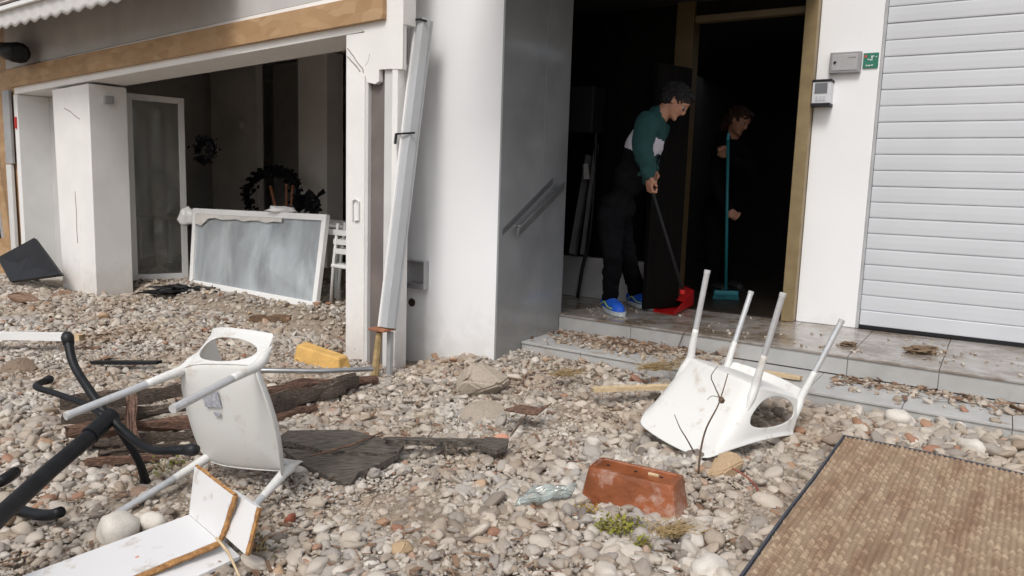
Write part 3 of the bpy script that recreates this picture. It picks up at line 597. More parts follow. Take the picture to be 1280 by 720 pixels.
# pillar between door and shutter
m2 = MB(); m2.hexa([FR.p(1.452, 1.70, .30), FR.p(1.837, 1.70, .30), FR.p(1.837, 1.95, .30), FR.p(1.452, 1.95, .30), FR.p(1.425, 1.70, 5.5), FR.p(1.80, 1.70, 5.5), FR.p(1.80, 1.95, 5.5), FR.p(1.425, 1.95, 5.5)])
m2 = MB(); m2.box(FR, 1.432, 1.822, 1.70, 1.95, .30, 5.5); m2.build('door_pillar', MT['column'], ent, bevel=.005)
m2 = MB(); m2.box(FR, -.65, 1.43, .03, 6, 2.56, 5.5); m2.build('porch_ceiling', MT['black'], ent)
m2 = MB(); m2.box(FR, .02, 1.42, -1.05, .028, 2.64, 2.95); m2.build('unseen_light_block', MT['fascia'], ent)  # unseen overhang added to keep daylight out of the porch
m2 = MB(); m2.box(FR, 1.823, 4.6, 1.74, 1.95, 2.75, 5.5); m2.build('upper_wall', MT['column'], ent)
m2 = MB(); m2.box(FR, -.65, -.6, .0, 6, .3, 2.75)
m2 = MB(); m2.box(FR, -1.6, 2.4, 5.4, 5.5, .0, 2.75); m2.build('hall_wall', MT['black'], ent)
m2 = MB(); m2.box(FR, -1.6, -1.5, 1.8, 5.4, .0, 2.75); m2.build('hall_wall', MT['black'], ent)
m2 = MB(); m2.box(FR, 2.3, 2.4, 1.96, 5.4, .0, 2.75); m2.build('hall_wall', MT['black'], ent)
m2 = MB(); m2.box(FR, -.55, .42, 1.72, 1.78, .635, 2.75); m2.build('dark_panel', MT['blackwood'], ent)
for s in (-.30, -.05, .20):
    m2 = MB(); m2.box(FR, s, s+.03, 1.705, 1.719, .65, 2.7); m2.build('panel_batten', MT['blackwood'], ent)
m2 = MB(); m2.box(FR, -.55, .40, 1.66, 1.78, .30, .63); m2.build('plinth', M('grey_plinth', (.42, .42, .42), .6, .08, 4, dirt=((.25, .2, .15), .2, 6)), ent, bevel=.004)
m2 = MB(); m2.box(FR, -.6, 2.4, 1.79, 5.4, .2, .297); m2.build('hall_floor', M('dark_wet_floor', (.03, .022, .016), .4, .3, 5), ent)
# gold door frame
df = empty('door_frame', FR.p(.95, 1.7, .3), 'brass coloured metal door frame around the black open doorway', 'door frame')
m2 = MB(); m2.box(FR, 1.345, 1.43, 1.62, 1.80, .303, 2.75); m2.build('post', MT['gold'], df, bevel=.004)
m2 = MB(); m2.box(FR, .425, .56, 1.66, 1.80, .303, 2.75); m2.build('post', M('shade_dimmed_post', (.10, .068, .03), .5, .1, 12, metal=.4), df, bevel=.004)  # gold post with the porch shade put into its colour
m2 = MB(); m2.box(FR, .563, 1.342, 1.68, 1.76, 2.415, 2.46); m2.build('transom', M('shade_dimmed_transom', (.12, .09, .05), .5), df, bevel=.003)  # gold transom, darkened in colour for the porch shade too
m2 = MB(); m2.box(FR, .563, 1.342, 1.70, 1.74, 2.463, 2.75); m2.build('fanlight_panel', MT['blackwood'], df)
dl = empty('blackout_leaf', FR.p(.45, 1.5, .3), 'added black leaf covering the lower post behind the man in the green sweatshirt', 'door')  # added leaf that blacks out the lower post in the dark porch
m2 = MB(); q0 = FR.p(.565, 1.64, 0); q1 = FR.p(.44, 1.30, 0); dd = (q1-q0).normalized(); nrm = Vector((-dd.y, dd.x, 0))*.02
m2.hexa([q0-nrm+Vector((0, 0, .32)), q1-nrm+Vector((0, 0, .32)), q1+nrm+Vector((0, 0, .32)), q0+nrm+Vector((0, 0, .32)), q0-nrm+Vector((0, 0, 2.08)), q1-nrm+Vector((0, 0, 2.08)), q1+nrm+Vector((0, 0, 2.08)), q0+nrm+Vector((0, 0, 2.08))]); m2.build('leaf', MT['blackwood'], dl, bevel=.004)
m2 = MB(); m2.tube([q1*.85+q0*.15-nrm*2+Vector((0, 0, 1.25)), q1*.85+q0*.15-nrm*2+Vector((0, 0, 1.40))], .01, 8); m2.build('handle', MT['dark'], dl)
# steps
steps = empty('entrance_steps', FR.p(1.5, .5, 0), None, None); 
del_steps = steps
steps['kind'] = 'structure'
def prism(mb, s0, s1, fa, ta, z0, z1, tb=None, off=0):
    mb.hexa([FR.p(s0, fa(s0)+off, z0), FR.p(s1, fa(s1)+off, z0), FR.p(s1, ta(s1), z0), FR.p(s0, ta(s0), z0), FR.p(s0, fa(s0)+off, z1), FR.p(s1, fa(s1)+off, z1), FR.p(s1, ta(s1), z1), FR.p(s0, ta(s0), z1)]); return mb
m2 = prism(MB(), .013, 4.6, step_front, lambda s: 1.7, -.2, .165, off=.012); m2.build('step_core', MT['grout'], steps)
m2 = prism(MB(), .013, 4.6, porch_front, lambda s: 1.7, .166, .285, off=.012); m2.box(FR, -.59, .012, .84, 1.7, .1, .285); m2.build('step_core', MT['grout'], steps)
TW = .452
edges = [.014]+[.55+.455*i-.02 for i in range(10)]
edges = [.014, .58, 1.032, 1.484, 1.937, 2.391, 2.845, 3.30, 3.75, 4.2, 4.6]
porch_m = M('wet_porch_tile', (.40, .385, .37), .22, .1, 6, .05, 30, spec=.6, dirt=((.16, .115, .075), .75, 3.2), col2=(.27, .235, .20))
for i in range(len(edges)-1):
    a, b = edges[i]+.0015, edges[i+1]-.0015
    m = prism(MB(), a, b, porch_front, lambda s: porch_front(s)+.0119, .186, .285); m.build('riser_tile', MT['step'], steps, bevel=.0015)
    m = prism(MB(), a, b, lambda s: porch_front(s)-.008, lambda s: 1.27, .286, .300); m.build('tread_tile', porch_m, steps, bevel=.002)
    m = prism(MB(), a, b, lambda s: 1.2735, lambda s: 1.699, .286, .300); m.build('tread_tile', porch_m, steps, bevel=.002)
    a2, b2 = (edges[i]+.001 if i == 0 else edges[i]-.12+.0015), edges[i+1]-.12-.0015
    m = prism(MB(), a2, b2, step_front, lambda s: step_front(s)+.0119, -.1, .165); m.build('riser_tile', MT['step'], steps, bevel=.0015)
    m = prism(MB(), a2, b2, lambda s: step_front(s)-.008, lambda s: porch_front(s)-.001, .166, .180); m.build('tread_tile', MT['step'], steps, bevel=.002)
m = MB(); m.box(FR, -.54, .011, .835, 1.25, .286, .2995); m.build('tread_tile', porch_m, steps); m = MB(); m.box(FR, -.54, .011, 1.254, 1.659, .286, .2995); m.build('tread_tile', porch_m, steps)
steps.name = 'steps'
# handrail
hr = empty('handrail', FR.p(.09, .5, .9), 'short grey flat handrail sloping up the polished side wall', 'handrail')
a, b = FR.p(.06, .137, .90), FR.p(.06, .71, 1.202)
m2 = MB(); d = (b-a).normalized(); upv = Vector((0, 0, 1)); n_ = FR.u*.008
for_ = [a-n_-upv*.027, b-n_-upv*.027, b+n_-upv*.027, a+n_-upv*.027, a-n_+upv*.027, b-n_+upv*.027, b+n_+upv*.027, a+n_+upv*.027]
m2.hexa(for_); m2.build('rail', MT['railm'], hr, bevel=.006)
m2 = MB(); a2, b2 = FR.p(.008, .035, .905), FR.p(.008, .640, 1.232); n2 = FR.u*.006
m2.hexa([a2-n2-upv*.022, b2-n2-upv*.022, b2+n2-upv*.022, a2+n2-upv*.022, a2-n2+upv*.022, b2-n2+upv*.022, b2+n2+upv*.022, a2+n2+upv*.022]); m2.build('reflection_bar', MT['railm'], hr, bevel=.003)  # added bar standing in for the rail's reflection in the wall
for k in (.12, .85):
    p = a*(1-k)+b*k; m2 = MB(); m2.tube([p, p-FR.u*.055], .009, 10); m2.build('bracket', MT['steel'], hr, smooth=True)
# shutter
sh = empty('roller_shutter', FR.p(3, 1.73, .3), 'white roller shutter of horizontal slats, closed beside the entrance', 'shutter')
pitch_ = .1046; z0 = .425; k = 0
while z0+pitch_*k < 2.74:
    za = z0+pitch_*k; m2 = MB(); zb = min(za+pitch_, 2.745)
    prof = [(.0, za+.0025), (-.005, za+.004), (-.0065, za+.012), (-.0075, za+.05), (-.0065, zb-.012), (-.005, zb-.0035), (0, zb-.002)]
    n = len(prof); s0, s1 = 1.842, 4.4
    m2.add([FR.p(s0, 1.735+t, z) for t, z in prof]+[FR.p(s1, 1.735+t, z) for t, z in prof], [(i, i+1, n+i+1, n+i) for i in range(n-1)]+[(n-1, 0, n, 2*n-1), tuple(range(n)), tuple(range(n, 2*n))[::-1]])
    sl_ = m2.build('slat', MT['slat'], sh); sl_.location.y += random.uniform(-.0012, .0012); sl_.location.z += random.uniform(-.0012, .0012); k += 1
m2 = MB(); m2.box(FR, 1.842, 4.4, 1.72, 1.737, .325, .424); m2.build('bottom_bar', MT['slat'], sh, bevel=.005)
m2 = MB(); m2.box(FR, 1.842, 4.4, 1.7355, 1.7365, .32, 2.745); m2.build('backing', MT['seam'], sh)
m2 = MB(); m2.box(FR, 1.8235, 1.840, 1.703, 1.74, .303, 2.745); m2.build('guide_rail', M('guide_grey', (.42, .43, .44), .5), sh)
m2 = MB(); m2.box(FR, 1.842, 4.4, 1.725, 1.745, .301, .324); m2.build('seal', MT['dark'], sh)
# wall boxes on the pillar
def panelhit(px, py, t): return FR.hit(px, py, t)
def quadbox(px0, py0, px1, py1, t0, t1, shrink=0):
    a = FR.hit(px0, py0, t0); b = FR.hit(px1, py1, t0); return a[0]+shrink, b[0]-shrink, t0, t1, b[2]+shrink, a[2]-shrink
T = 1.66; mbx = empty('letter_box', FR.p(1.6, 1.68, 2.0), 'grey metal letter box on the white pillar left of the green sign', 'letter box')
x = FR.hit(1037, 91, T); y_ = FR.hit(1077, 65, T); s0, s1, z0_, z1_ = 1.485, 1.665, 2.015, 2.135
s0 = FR.hit(1037, 78, T)[0]; s1 = FR.hit(1076, 78, T)[0]; z0_ = FR.hit(1056, 91, T)[2]; z1_ = FR.hit(1056, 64.5, T)[2]
m2 = MB(); m2.box(FR, s0, s1, T, 1.699, z0_, z1_); m2.build('case', MT['boxg'], mbx, bevel=.005)
m2 = MB(); m2.box(FR, s0+.014, s1-.02, T-.005, T-.0005, z0_+.016, z1_-.018); m2.build('door', MT['boxl'], mbx, bevel=.003)
m2 = MB(); cc = FR.p(s0+.035, T-.005, (z0_+z1_)/2); m2.tube([cc, cc-FR.w*.006], .009, 12); m2.build('lock', MT['dark'], mbx)
for i in range(5): m2 = MB(); m2.box(FR, s1-.075+i*.009, s1-.075+i*.009+.006, T-.0065, T-.0055, z1_-.042, z1_-.038); m2.build('nameplate_mark', MT['dark'], mbx)
sg = empty('green_sign', FR.p(1.75, 1.69, 2.0), 'small square green sign with white writing between letter box and shutter', 'sign')
T2 = 1.69; s0 = FR.hit(1079, 75, T2)[0]; s1 = FR.hit(1098, 75, T2)[0]; z0_ = FR.hit(1088, 85, T2)[2]; z1_ = FR.hit(1088, 66, T2)[2]
m2 = MB(); m2.box(FR, s0, s1, T2, 1.6985, z0_, z1_); m2.build('plate', MT['signg'], sg, bevel=.002)
def mark(s, z, w_, h_, mat): m2 = MB(); m2.box(FR, s0+(s1-s0)*s, s0+(s1-s0)*(s+w_), T2-.0015, T2-.0004, z0_+(z1_-z0_)*z, z0_+(z1_-z0_)*(z+h_)); m2.build('sign_mark', mat, sg)
mark(.08, .70, .14, .16, MT['signr'])
for a in ((.28, .55, .12, .07), (.42, .50, .2, .08), (.50, .74, .2, .07), (.52, .62, .1, .14), (.2, .14, .12, .08), (.35, .13, .16, .08), (.55, .15, .12, .08), (.80, .70, .1, .06)): mark(*a, MT['signw'])
ic = empty('intercom', FR.p(1.5, 1.68, 1.8), 'silver door intercom with dark camera window below the letter box', 'intercom')
T3 = 1.60; s0 = FR.hit(1015, 116, T3)[0]; s1 = FR.hit(1038, 116, T3)[0]; z0_ = FR.hit(1026, 129, T3)[2]; z1_ = FR.hit(1026, 102, T3)[2]; h = z1_-z0_; wd = s1-s0
m2 = MB(); m2.box(FR, s0, s1, T3, 1.619 if False else 1.699, z0_, z1_); m2.build('case', M('silver_case', (.66, .67, .69), .35, .04, 9, metal=.2), ic, bevel=.004)
m2 = MB(); m2.box(FR, s0+.14*wd, s1-.18*wd, T3-.004, T3-.0005, z0_+.46*h, z1_-.07*h); m2.build('camera_window', MT['screen'], ic)
m2 = MB(); m2.box(FR, s0-.003, s1+.003, T3-.006, 1.699, z1_+.0006, z1_+.10*h); m2.build('top_cap', MT['dark'], ic)
m2 = MB(); m2.box(FR, s0-.003, s1+.003, T3-.006, 1.699, z0_-.12*h, z0_-.0006); m2.build('bottom_cap', MT['dark'], ic)
for i in range(3): m2 = MB(); m2.box(FR, s0+(.22+.2*i)*wd, s0+(.36+.2*i)*wd, T3-.005, T3-.0005, z0_+.12*h, z0_+.34*h); m2.build('button', M('button_grey', (.52, .53, .56), .4), ic)
# meter box and hole on the column
mt = empty('meter_box', FR.p(-.66, -.04, .5), 'small grey open utility box on the lower left edge of the white column', 'utility box')
T = -.05; s0, s1, z0_, z1_ = -.715, -.60, .50, .665
s0 = FR.hit(508, 340, T)[0]; s1 = FR.hit(530, 340, T)[0]; z0_ = FR.hit(520, 361, T)[2]; z1_ = FR.hit(520, 326, T)[2]
for nm, bx in (('back_plate', (s0+.0, s1, -.008, -.001, z0_, z1_)), ('side_plate', (s1-.008, s1, T, -.0085, z0_, z1_)), ('side_plate', (s0, s0+.006, T, -.0085, z0_, z1_)), ('top_plate', (s0+.0065, s1-.0085, T, -.0085, z1_-.006, z1_)), ('bottom_plate', (s0+.0065, s1-.0085, T-.004, -.0085, z0_, z0_+.035))):
    m2 = MB(); m2.box(FR, *bx); m2.build(nm, MT['boxl'] if nm != 'bottom_plate' else MT['boxg'], mt)
hp = FR.p(*FR.hit(515, 378, -.001)); m2 = MB(); m2.tube([hp+FR.w*.0, hp-FR.w*.004], .028, 14); hm = m2.build('wall_hole', MT['hole']); tag(hm, 'rusty round pipe hole in the column below the utility box', 'hole')
for i, z in enumerate((.62, .56, .45, .30, .22, .12, .05)):
    m2 = MB(); m2.box(FR, -.782, -.772, -.02, -.016, z, z+.03+.02*(i % 3)); m2.build('rust_spot', MT['orange'] if i % 2 else MT['hole'], ent)
# leaning metal channel
lc = empty('leaning_channel', FR.p(-.8, -.3, .28), 'long pale grey metal channel leaning between shop jamb and white column', 'metal channel')
top = FR.p(*FR.hit(524, 24, -.2)); bot = FL.p(*FL.hit(478, 409, -.2)); ax = (bot-top).normalized()
sx = (FR.u-ax*FR.u.dot(ax)).normalized(); fx = ax.cross(sx).normalized()
if fx.dot(C3-top) < 0: fx = -fx
sx = (sx*.95+fx*.3).normalized(); fx = ax.cross(sx).normalized()
if fx.dot(C3-top) < 0: fx = -fx
def chan(off0, off1, d0, d1, mat, nm, ta=0, tb_=1):
    A = top+(bot-top)*ta; B = top+(bot-top)*tb_; m2 = MB()
    m2.hexa([B+sx*off0-fx*d1, B+sx*off1-fx*d1, B+sx*off1+fx*-d0, B+sx*off0+fx*-d0, A+sx*off0-fx*d1, A+sx*off1-fx*d1, A+sx*off1-fx*d0, A+sx*off0-fx*d0]); return m2.build(nm, mat, lc, bevel=.002)
CG = M('channel_shade_grey', (.45, .465, .48), .45, .04, 6)  # side-facing shade put into the grey of web and rear flange
chan(-.042, -.026, -.010, .07, MT['frame'], 'front_flange'); chan(-.0255, .050, 0, .07, M('channel_shade_grey', (.45, .465, .48), .45, .04, 6), 'web')
chan(.0505, .056, -.006, .05, CG, 'rear_flange')
m2 = MB(); m2.tube([top+sx*-.055+fx*.02, top+sx*.03+fx*.01+ax*.01, top+sx*.085+ax*.03], .007, 6); m2.build('strap', MT['dark'], lc)
p = top+(bot-top)*.375; m2 = MB(); m2.tube([p-sx*.06+fx*.03, p+fx*.02, p+sx*.10], .006, 6); m2.build('strap', MT['dark'], lc)
m2 = MB(); m2.tube([p-sx*.058+fx*.03, p-sx*.056+fx*.03+ax*.06], .009, 6); m2.build('clip', MT['dark'], lc)
# orange cap and stump carrying it
fr = Frame((bot.x, bot.y, 0), FR.u)
g0 = gh(bot.x, bot.y)
m2 = MB(); m2.box(fr, -.07, .055, -.05, .06, bot.z-.020, bot.z-.006); tag(m2.build('rusty_plate', MT['orange'], bevel=.004), 'small orange rusty plate under the foot of the leaning channel', 'plate')
m2 = MB(); m2.tube([Vector((bot.x-.02, bot.y, bot.z-.032)), Vector((bot.x-.045, bot.y-.01, g0-.03))], [.018, .026], 7); tag(m2.build('wooden_stake', MT['straw']), 'short dirty wooden stake under the rusty plate', 'stake')
m2 = MB(); m2.tube([Vector((bot.x+.045, bot.y+.02, bot.z-.032)), Vector((bot.x+.04, bot.y+.02, g0-.03))], .022, 6); tag(m2.build('grey_stake', MT['dsteel']), 'short dark grey stub right of the dirty wooden stake', 'stake')
p = atz(449, 441, .06); tag(link('orange_lump', blob(p+Vector((0, 0, .03)), .04, 9, (.7, .7, 1)), MT['orange']), 'small rust orange lump at the foot of the shop jamb', 'rubble')
for px, py, rr_, lb in ((1152, 441, .055, 'dark clod of mud on the top step in front of the shutter'), (1060, 432, .03, 'small mud clod on the top step below the white pillar')):
    p = atz(px, py, .302); tag(link('mud_clod', blob(p+Vector((0, 0, rr_*.25)), rr_, px, (1.5, 1, .5), .7, 4, 2.5), M('mud_clod', (.17, .115, .07), .9, .3, 30, 1, 60)), lb, 'mud')
# porch clutter in the dark
m2 = MB(); m2.box(FR, -.545, -.35, 1.50, 1.65, 1.55, 1.93)
q = FR.p(*FR.hit(712, 164, 1.45)); m2 = MB(); s0 = FR.hit(712, 140, 1.45)[0]; s1 = FR.hit(741, 140, 1.45)[0]; m2.box(FR, s0-.1, s1, 1.45, 1.66, FR.hit(725, 166, 1.45)[2], FR.hit(725, 108, 1.45)[2]); tag(m2.build('wall_cabinet', MT['dark'], bevel=.008), 'black cabinet hung in the dark corner behind the side wall', 'cabinet')
for i, (a, b, r_, lb) in enumerate((((737, 195), (716, 318), .05, 'grey board leaning in the porch corner, the left one'), ((746, 180), (728, 318), .03, 'narrow grey post leaning in the porch corner, the right one'))):
    m2 = MB(); m2.tube([FR.p(*FR.hit(*a, 1.58)), FR.p(*FR.hit(*b, 1.40))], r_, 4, flat=.35); tag(m2.build('leaning_board', M('dim_grey_board', (.10, .10, .105), .5)), lb, 'board')
m2 = MB(); m2.tube([FR.p(*FR.hit(732, 205, 1.42)), FR.p(*FR.hit(733, 224, 1.42))], [.02, .03], 8); tag(m2.build('pale_piece', M('pale_knob', (.3, .29, .28), .5)), 'small pale piece on the leaning grey board in the porch corner', 'rag')  # thin pale piece against the leaning board
m2 = MB(); m2.tube(smoothpath([FR.p(*FR.hit(x, y, 1.55)) for x, y in ((746, 110), (744, 200), (738, 290), (728, 335), (722, 372))]), .014, 8); tag(m2.build('black_hose', MT['blackp'], smooth=True), 'black hose hanging down the porch corner to the floor', 'hose')
# ================================================================== CHAIRS
def chair(name, label, Rm, T, stick):
    Rm = Matrix(Rm).to_4x4(); T = Vector(T)
    X = lambda p: (Rm @ Vector(p))+T
    zmin = min(X(p).z for p in ((0, .14, .8), (.25, -.1, .6), (-.25, -.1, .6), (.25, -.22, 0), (-.2, .26, 0), (.2, .26, 0)))
    c = X((0, 0, .4)); root = empty(name, (c.x, c.y, max(0, zmin)), label, 'chair')
    mb = MB()
    # plan curves from left front round the back to right front: base (seat level) and rim
    NU = 72
    def plan(u, a, yf, yb, ex):
        th = math.pi*(1-u)   # pi..0
        cx, sy = math.cos(th), math.sin(th)
        x_ = math.copysign(abs(cx)**ex, cx)*a; y2 = sy**ex
        return x_, yf+(yb-yf)*y2
    rows = 17
    hc, hw = .150, .116     # hole centre and half width in u
    us = []
    for i in range(NU+1): us.append(i/NU)
    for c_ in (hc, 1-hc): us += [c_-hw*math.cos(math.pi*k/20) for k in range(21)]
    us = sorted(set(round(x, 4) for x in us))
    cl = [us[0]]
    for x in us[1:]:
        if x-cl[-1] > .0035 or min(abs(x-(hc-hw)), abs(x-(hc+hw)), abs(x-1+hc-hw), abs(x-1+hc+hw)) < 1e-3: cl.append(x)
    us = cl
    KB = [(0, -.212, -.20), (.10, -.215, -.06), (.21, -.211, .09), (.29, -.190, .165), (.36, -.13, .195), (.5, 0, .205)]
    KR = [(0, -.262, -.150, .578), (.10, -.268, -.03, .598), (.20, -.262, .12, .640), (.28, -.236, .25, .705), (.335, -.203, .328, .770), (.37, -.165, .343, .788), (.5, 0, .347, .80)]
    def interp(K, u):
        m = u > .5
        if m: u = 1-u
        for a_ in range(len(K)-1):
            if u <= K[a_+1][0]+1e-9: break
        p1, p2 = K[a_], K[a_+1]; p0 = K[a_-1] if a_ else p1; p3 = K[a_+2] if a_+2 < len(K) else tuple([1-p1[0], -p1[1]]+list(p1[2:]))
        t = (u-p1[0])/(p2[0]-p1[0]); out = []
        for c_ in range(1, len(p1)):
            m1 = (p2[c_]-p0[c_])/max(1e-6, p2[0]-p0[0])*(p2[0]-p1[0]); m2_ = (p3[c_]-p1[c_])/max(1e-6, p3[0]-p1[0])*(p2[0]-p1[0])
            out.append((2*t**3-3*t*t+1)*p1[c_]+(t**3-2*t*t+t)*m1+(-2*t**3+3*t*t)*p2[c_]+(t**3-t*t)*m2_)
        if m: out[0] = -out[0]
        return out
    def surf(u, v):
        bx, by_ = interp(KB, u); rx, ry, rz = interp(KR, u); k = min(u, 1-u)/.5
        ex = 1.35+.25*sm(.5, .8, k)
        x = bx+(rx-bx)*v**1.3+math.copysign(.008*math.sin(math.pi*v), bx)*(1-sm(.5, .9, k)); y = by_+(ry-by_)*v**ex
        z = .415+(rz-.415)*v
        if v > .88:
            q = (v-.88)/.12; x += math.copysign(1, bx)*.010*q*q*(1-sm(.5, .8, k)); y += .012*q*q*sm(.5, .8, k)
        return Vector((x, y, z))
    def hole(u):
        for c_ in (hc, 1-hc):
            a = (u-c_)/hw
            if abs(a) < .9999: 
                r = math.sqrt(1-a*a); sk = (.05*a if c_ == hc else -.05*a); return .45+sk-.37*r, .45+sk+.30*r
            if abs(a) < 1.002: sk = (.05*a if c_ == hc else -.05*a); return .45+sk, .45+sk
        return None
    cols = []
    H = 8
    for u in us:
        h = hole(u); lo, hi = h if h else (.45, .45)
        if not h:
            lo = hi = .45
        a = [surf(u, lo*j/H) for j in range(H+1)]; b = [surf(u, hi+(1-hi)*j/H) for j in range(H+1)]
        base = len(mb.v); merged = (hi-lo) < 1e-6
        mb.v += [tuple(X(p)) for p in a]; ia = list(range(base, base+H+1))
        if merged: mb.v += [tuple(X(p)) for p in b[1:]]; ib = [ia[-1]]+list(range(base+H+1, base+2*H+1))
        else: mb.v += [tuple(X(p)) for p in b]; ib = list(range(base+H+1, base+2*H+2))
        cols.append((ia, ib))
    for (a0, b0), (a1, b1) in zip(cols, cols[1:]):
        for A, B in ((a0, a1), (b0, b1)):
            for j in range(H): mb.f.append((A[j], B[j], B[j+1], A[j+1]))
    # front legs' moulded edge is part of the wall; seat pan
    M_ = 14; rim = [surf(u, .0) for u in us]; base = len(mb.v); n = len(us)
    ctr = Vector((0, -.02, .405))
    ring = []
    fl = rim[-1]; f0 = rim[0]
    front = [f0.lerp(fl, 1-(k/12)) for k in range(1, 12)]   # from right front back to left front
    for i, p in enumerate(front):
        w_ = math.sin(math.pi*(i+1)/12); p.y -= .035*w_; p.z -= .012*w_
    loop = rim+front; m_ = len(loop)
    for j in range(6):
        k = 1-j/6; 
        for p in loop:
            q = ctr+(p-ctr)*k; q.z = .418-.02*(1-k**3)+(p.z-.415)*k**4; mb.v.append(tuple(X(q)))
    mb.v.append(tuple(X(ctr+Vector((0, 0, -.007))))); cidx = len(mb.v)-1
    for j in range(5):
        for i in range(m_): a = base+j*m_+i; b = base+j*m_+(i+1) % m_; mb.f.append((a, b, b+m_, a+m_))
    for i in range(m_): mb.f.append((base+5*m_+i, base+5*m_+(i+1) % m_, cidx))
    # front lip turned down
    lb = len(mb.v); fidx = [base+n-1]+[base+n+i for i in range(len(front))]+[base]
    lip0 = [loop[n-1]]+front+[loop[0]]
    for p in lip0: mb.v.append(tuple(X(p+Vector((0, -.014, -.05)))))
    for i in range(len(lip0)-1): mb.f.append((fidx[i], fidx[i+1], lb+i+1, lb+i))
    sh_ = mb.mesh('shell'); o = link('shell', sh_, MT['white'], root, True)
    bm = bmesh.new(); bm.from_mesh(o.data); bmesh.ops.remove_doubles(bm, verts=bm.verts, dist=.0004); bmesh.ops.recalc_face_normals(bm, faces=bm.faces); bm.to_mesh(o.data); bm.free()
    s_ = o.modifiers.new('thick', 'SOLIDIFY'); s_.thickness = .006; s_.offset = 0
    b_ = o.modifiers.new('soft', 'SUBSURF'); b_.levels = 1; b_.render_levels = 1
    legs = [((-.253, -.215, 0), (-.216, -.195, .41), (-.240, -.172, .53)), ((.253, -.215, 0), (.216, -.195, .41), (.240, -.172, .53)), ((-.205, .264, 0), (-.186, .17, .42), (-.208, .195, .56)), ((.205, .264, 0), (.186, .17, .42), (.208, .195, .56))]
    for f_, r_, t_ in legs:
        f_, r_, t_ = Vector(f_), Vector(r_), Vector(t_)
        m2 = MB(); m2.tube([X(f_), X(f_.lerp(r_, .75))], .0135, 14); lg = m2.build('leg', MT['alu'], root); auto_smooth(lg)
        m2 = MB(); m2.tube([X(f_-(r_-f_)*.008), X(f_.lerp(r_, .03))], .0145, 12); m2.build('foot_cap', M('grey_cap', (.5, .5, .5), .6), lg)
        pth = smoothpath([X(f_.lerp(r_, .66)), X(f_.lerp(r_, .85)), X(r_), X(r_.lerp(t_, .5)), X(t_)], 4)
        k = len(pth); m2 = MB(); m2.tube(pth, [.0140+.0050*math.sin(math.pi*i/(k-1)*.8) if i < k-5 else (.0140+.0050*math.sin(math.pi*i/(k-1)*.8))*(.25+.75*(k-1-i)/5) for i in range(k)], 14); m2.build('leg_sleeve', MT['white'], root, smooth=True)
    if stick:
        f3 = Rm.to_3x3(); m2 = MB(); zs = .3945
        m2.add([X(p) for p in ((-.12, .0, zs-.008), (-.12, .075, zs-.008), (-.055, .075, zs-.008), (-.055, 0, zs-.008), (-.12, 0, zs-.004), (-.12, .075, zs-.004), (-.055, .075, zs-.004), (-.055, 0, zs-.004))], [(3, 2, 1, 0), (4, 5, 6, 7), (0, 1, 5, 4), (1, 2, 6, 5), (2, 3, 7, 6), (3, 0, 4, 7)]); m2.build('sticker', MT['sticker'], root)
        m2 = MB(); m2.hexa([X(p) for p in ((-.035, .012, zs-.009), (-.035, .04, zs-.009), (-.018, .04, zs-.009), (-.018, .012, zs-.009), (-.035, .012, zs-.006), (-.035, .04, zs-.006), (-.018, .04, zs-.006), (-.018, .012, zs-.006))]); m2.build('sticker', MT['sticker'], root)
    return root, X
RM1 = [[0.6079, -0.7273, -0.3186], [-0.7825, -0.6168, -0.0853], [-0.1345, 0.3012, -0.944]]; T1 = (1.2356, 3.5708, 0.7172)
RM2 = [[0.1616, -0.9267, 0.3393], [0.1534, 0.3632, 0.919], [-0.9749, -0.0964, 0.2009]]; T2v = (-1.1753, 2.3505, 0.2249)
chr1, X1 = chair('plastic_armchair', 'white plastic armchair upside down before the steps with its legs in the air', RM1, T1, False)
chr2, X2 = chair('plastic_armchair', 'white plastic armchair fallen on its side among the timber, underside showing a sticker', RM2, T2v, True)
# ================================================================== BLACK PEDESTAL
pd = empty('pedestal_base', (-1.4, 2.6, 0), 'overturned black metal pedestal stand with curved feet at the left edge', 'pedestal base')
hub = aty(133, 524, 2.62)
def L_(px, py, y): return aty(px, py, y)
m2 = MB(); m2.tube([L_(-70, 718, 1.75), L_(0, 645, 2.05), L_(60, 590, 2.32), L_(128, 532, 2.6)], [.027, .027, .027, .027], 20); auto_smooth(m2.build('column_tube', MT['blackm'], pd))
m2 = MB(); m2.tube([L_(112, 545, 2.53), L_(140, 519, 2.65)], [.031, .029], 20); auto_smooth(m2.build('hub', MT['blackm'], pd))
for pts, rr_ in (([(134, 521, 2.66), (112, 488, 2.72), (92, 455, 2.80), (84, 420, 2.86)], .0175), ([(130, 520, 2.64), (108, 506, 2.72), (70, 492, 2.82), (45, 483, 2.88), (62, 474, 3.0)], .0135), ([(140, 520, 2.66), (160, 553, 2.68), (175, 580, 2.72), (183, 608, 2.78)], .0165), ([(136, 520, 2.64), (165, 548, 2.58), (190, 562, 2.50), (215, 563, 2.46), (243, 562, 2.44)], .0165)):
    pth = smoothpath([L_(*p) for p in pts], 6); m2 = MB(); k = len(pth)
    m2.tube(pth, [rr_*(.85+.15*abs(2*i/(k-1)-1)) for i in range(k)], 14); lg = m2.build('foot_bar', MT['blackm'], pd, smooth=True)
    d = (pth[-1]-pth[-2]).normalized(); m2 = MB(); m2.tube([pth[-1]-d*.035, pth[-1]-d*.005, pth[-1]+d*.012], [rr_*1.15, rr_*1.32, rr_*.9], 14); m2.build('end_cap', MT['blackp'], lg, smooth=True)
m2 = MB(); m2.tube(smoothpath([L_(14, 632, 2.5), L_(35, 641, 2.45), L_(60, 644, 2.42), L_(76, 640, 2.4)], 5), .019, 12); m2.build('foot_bar', MT['blackm'], pd, smooth=True)
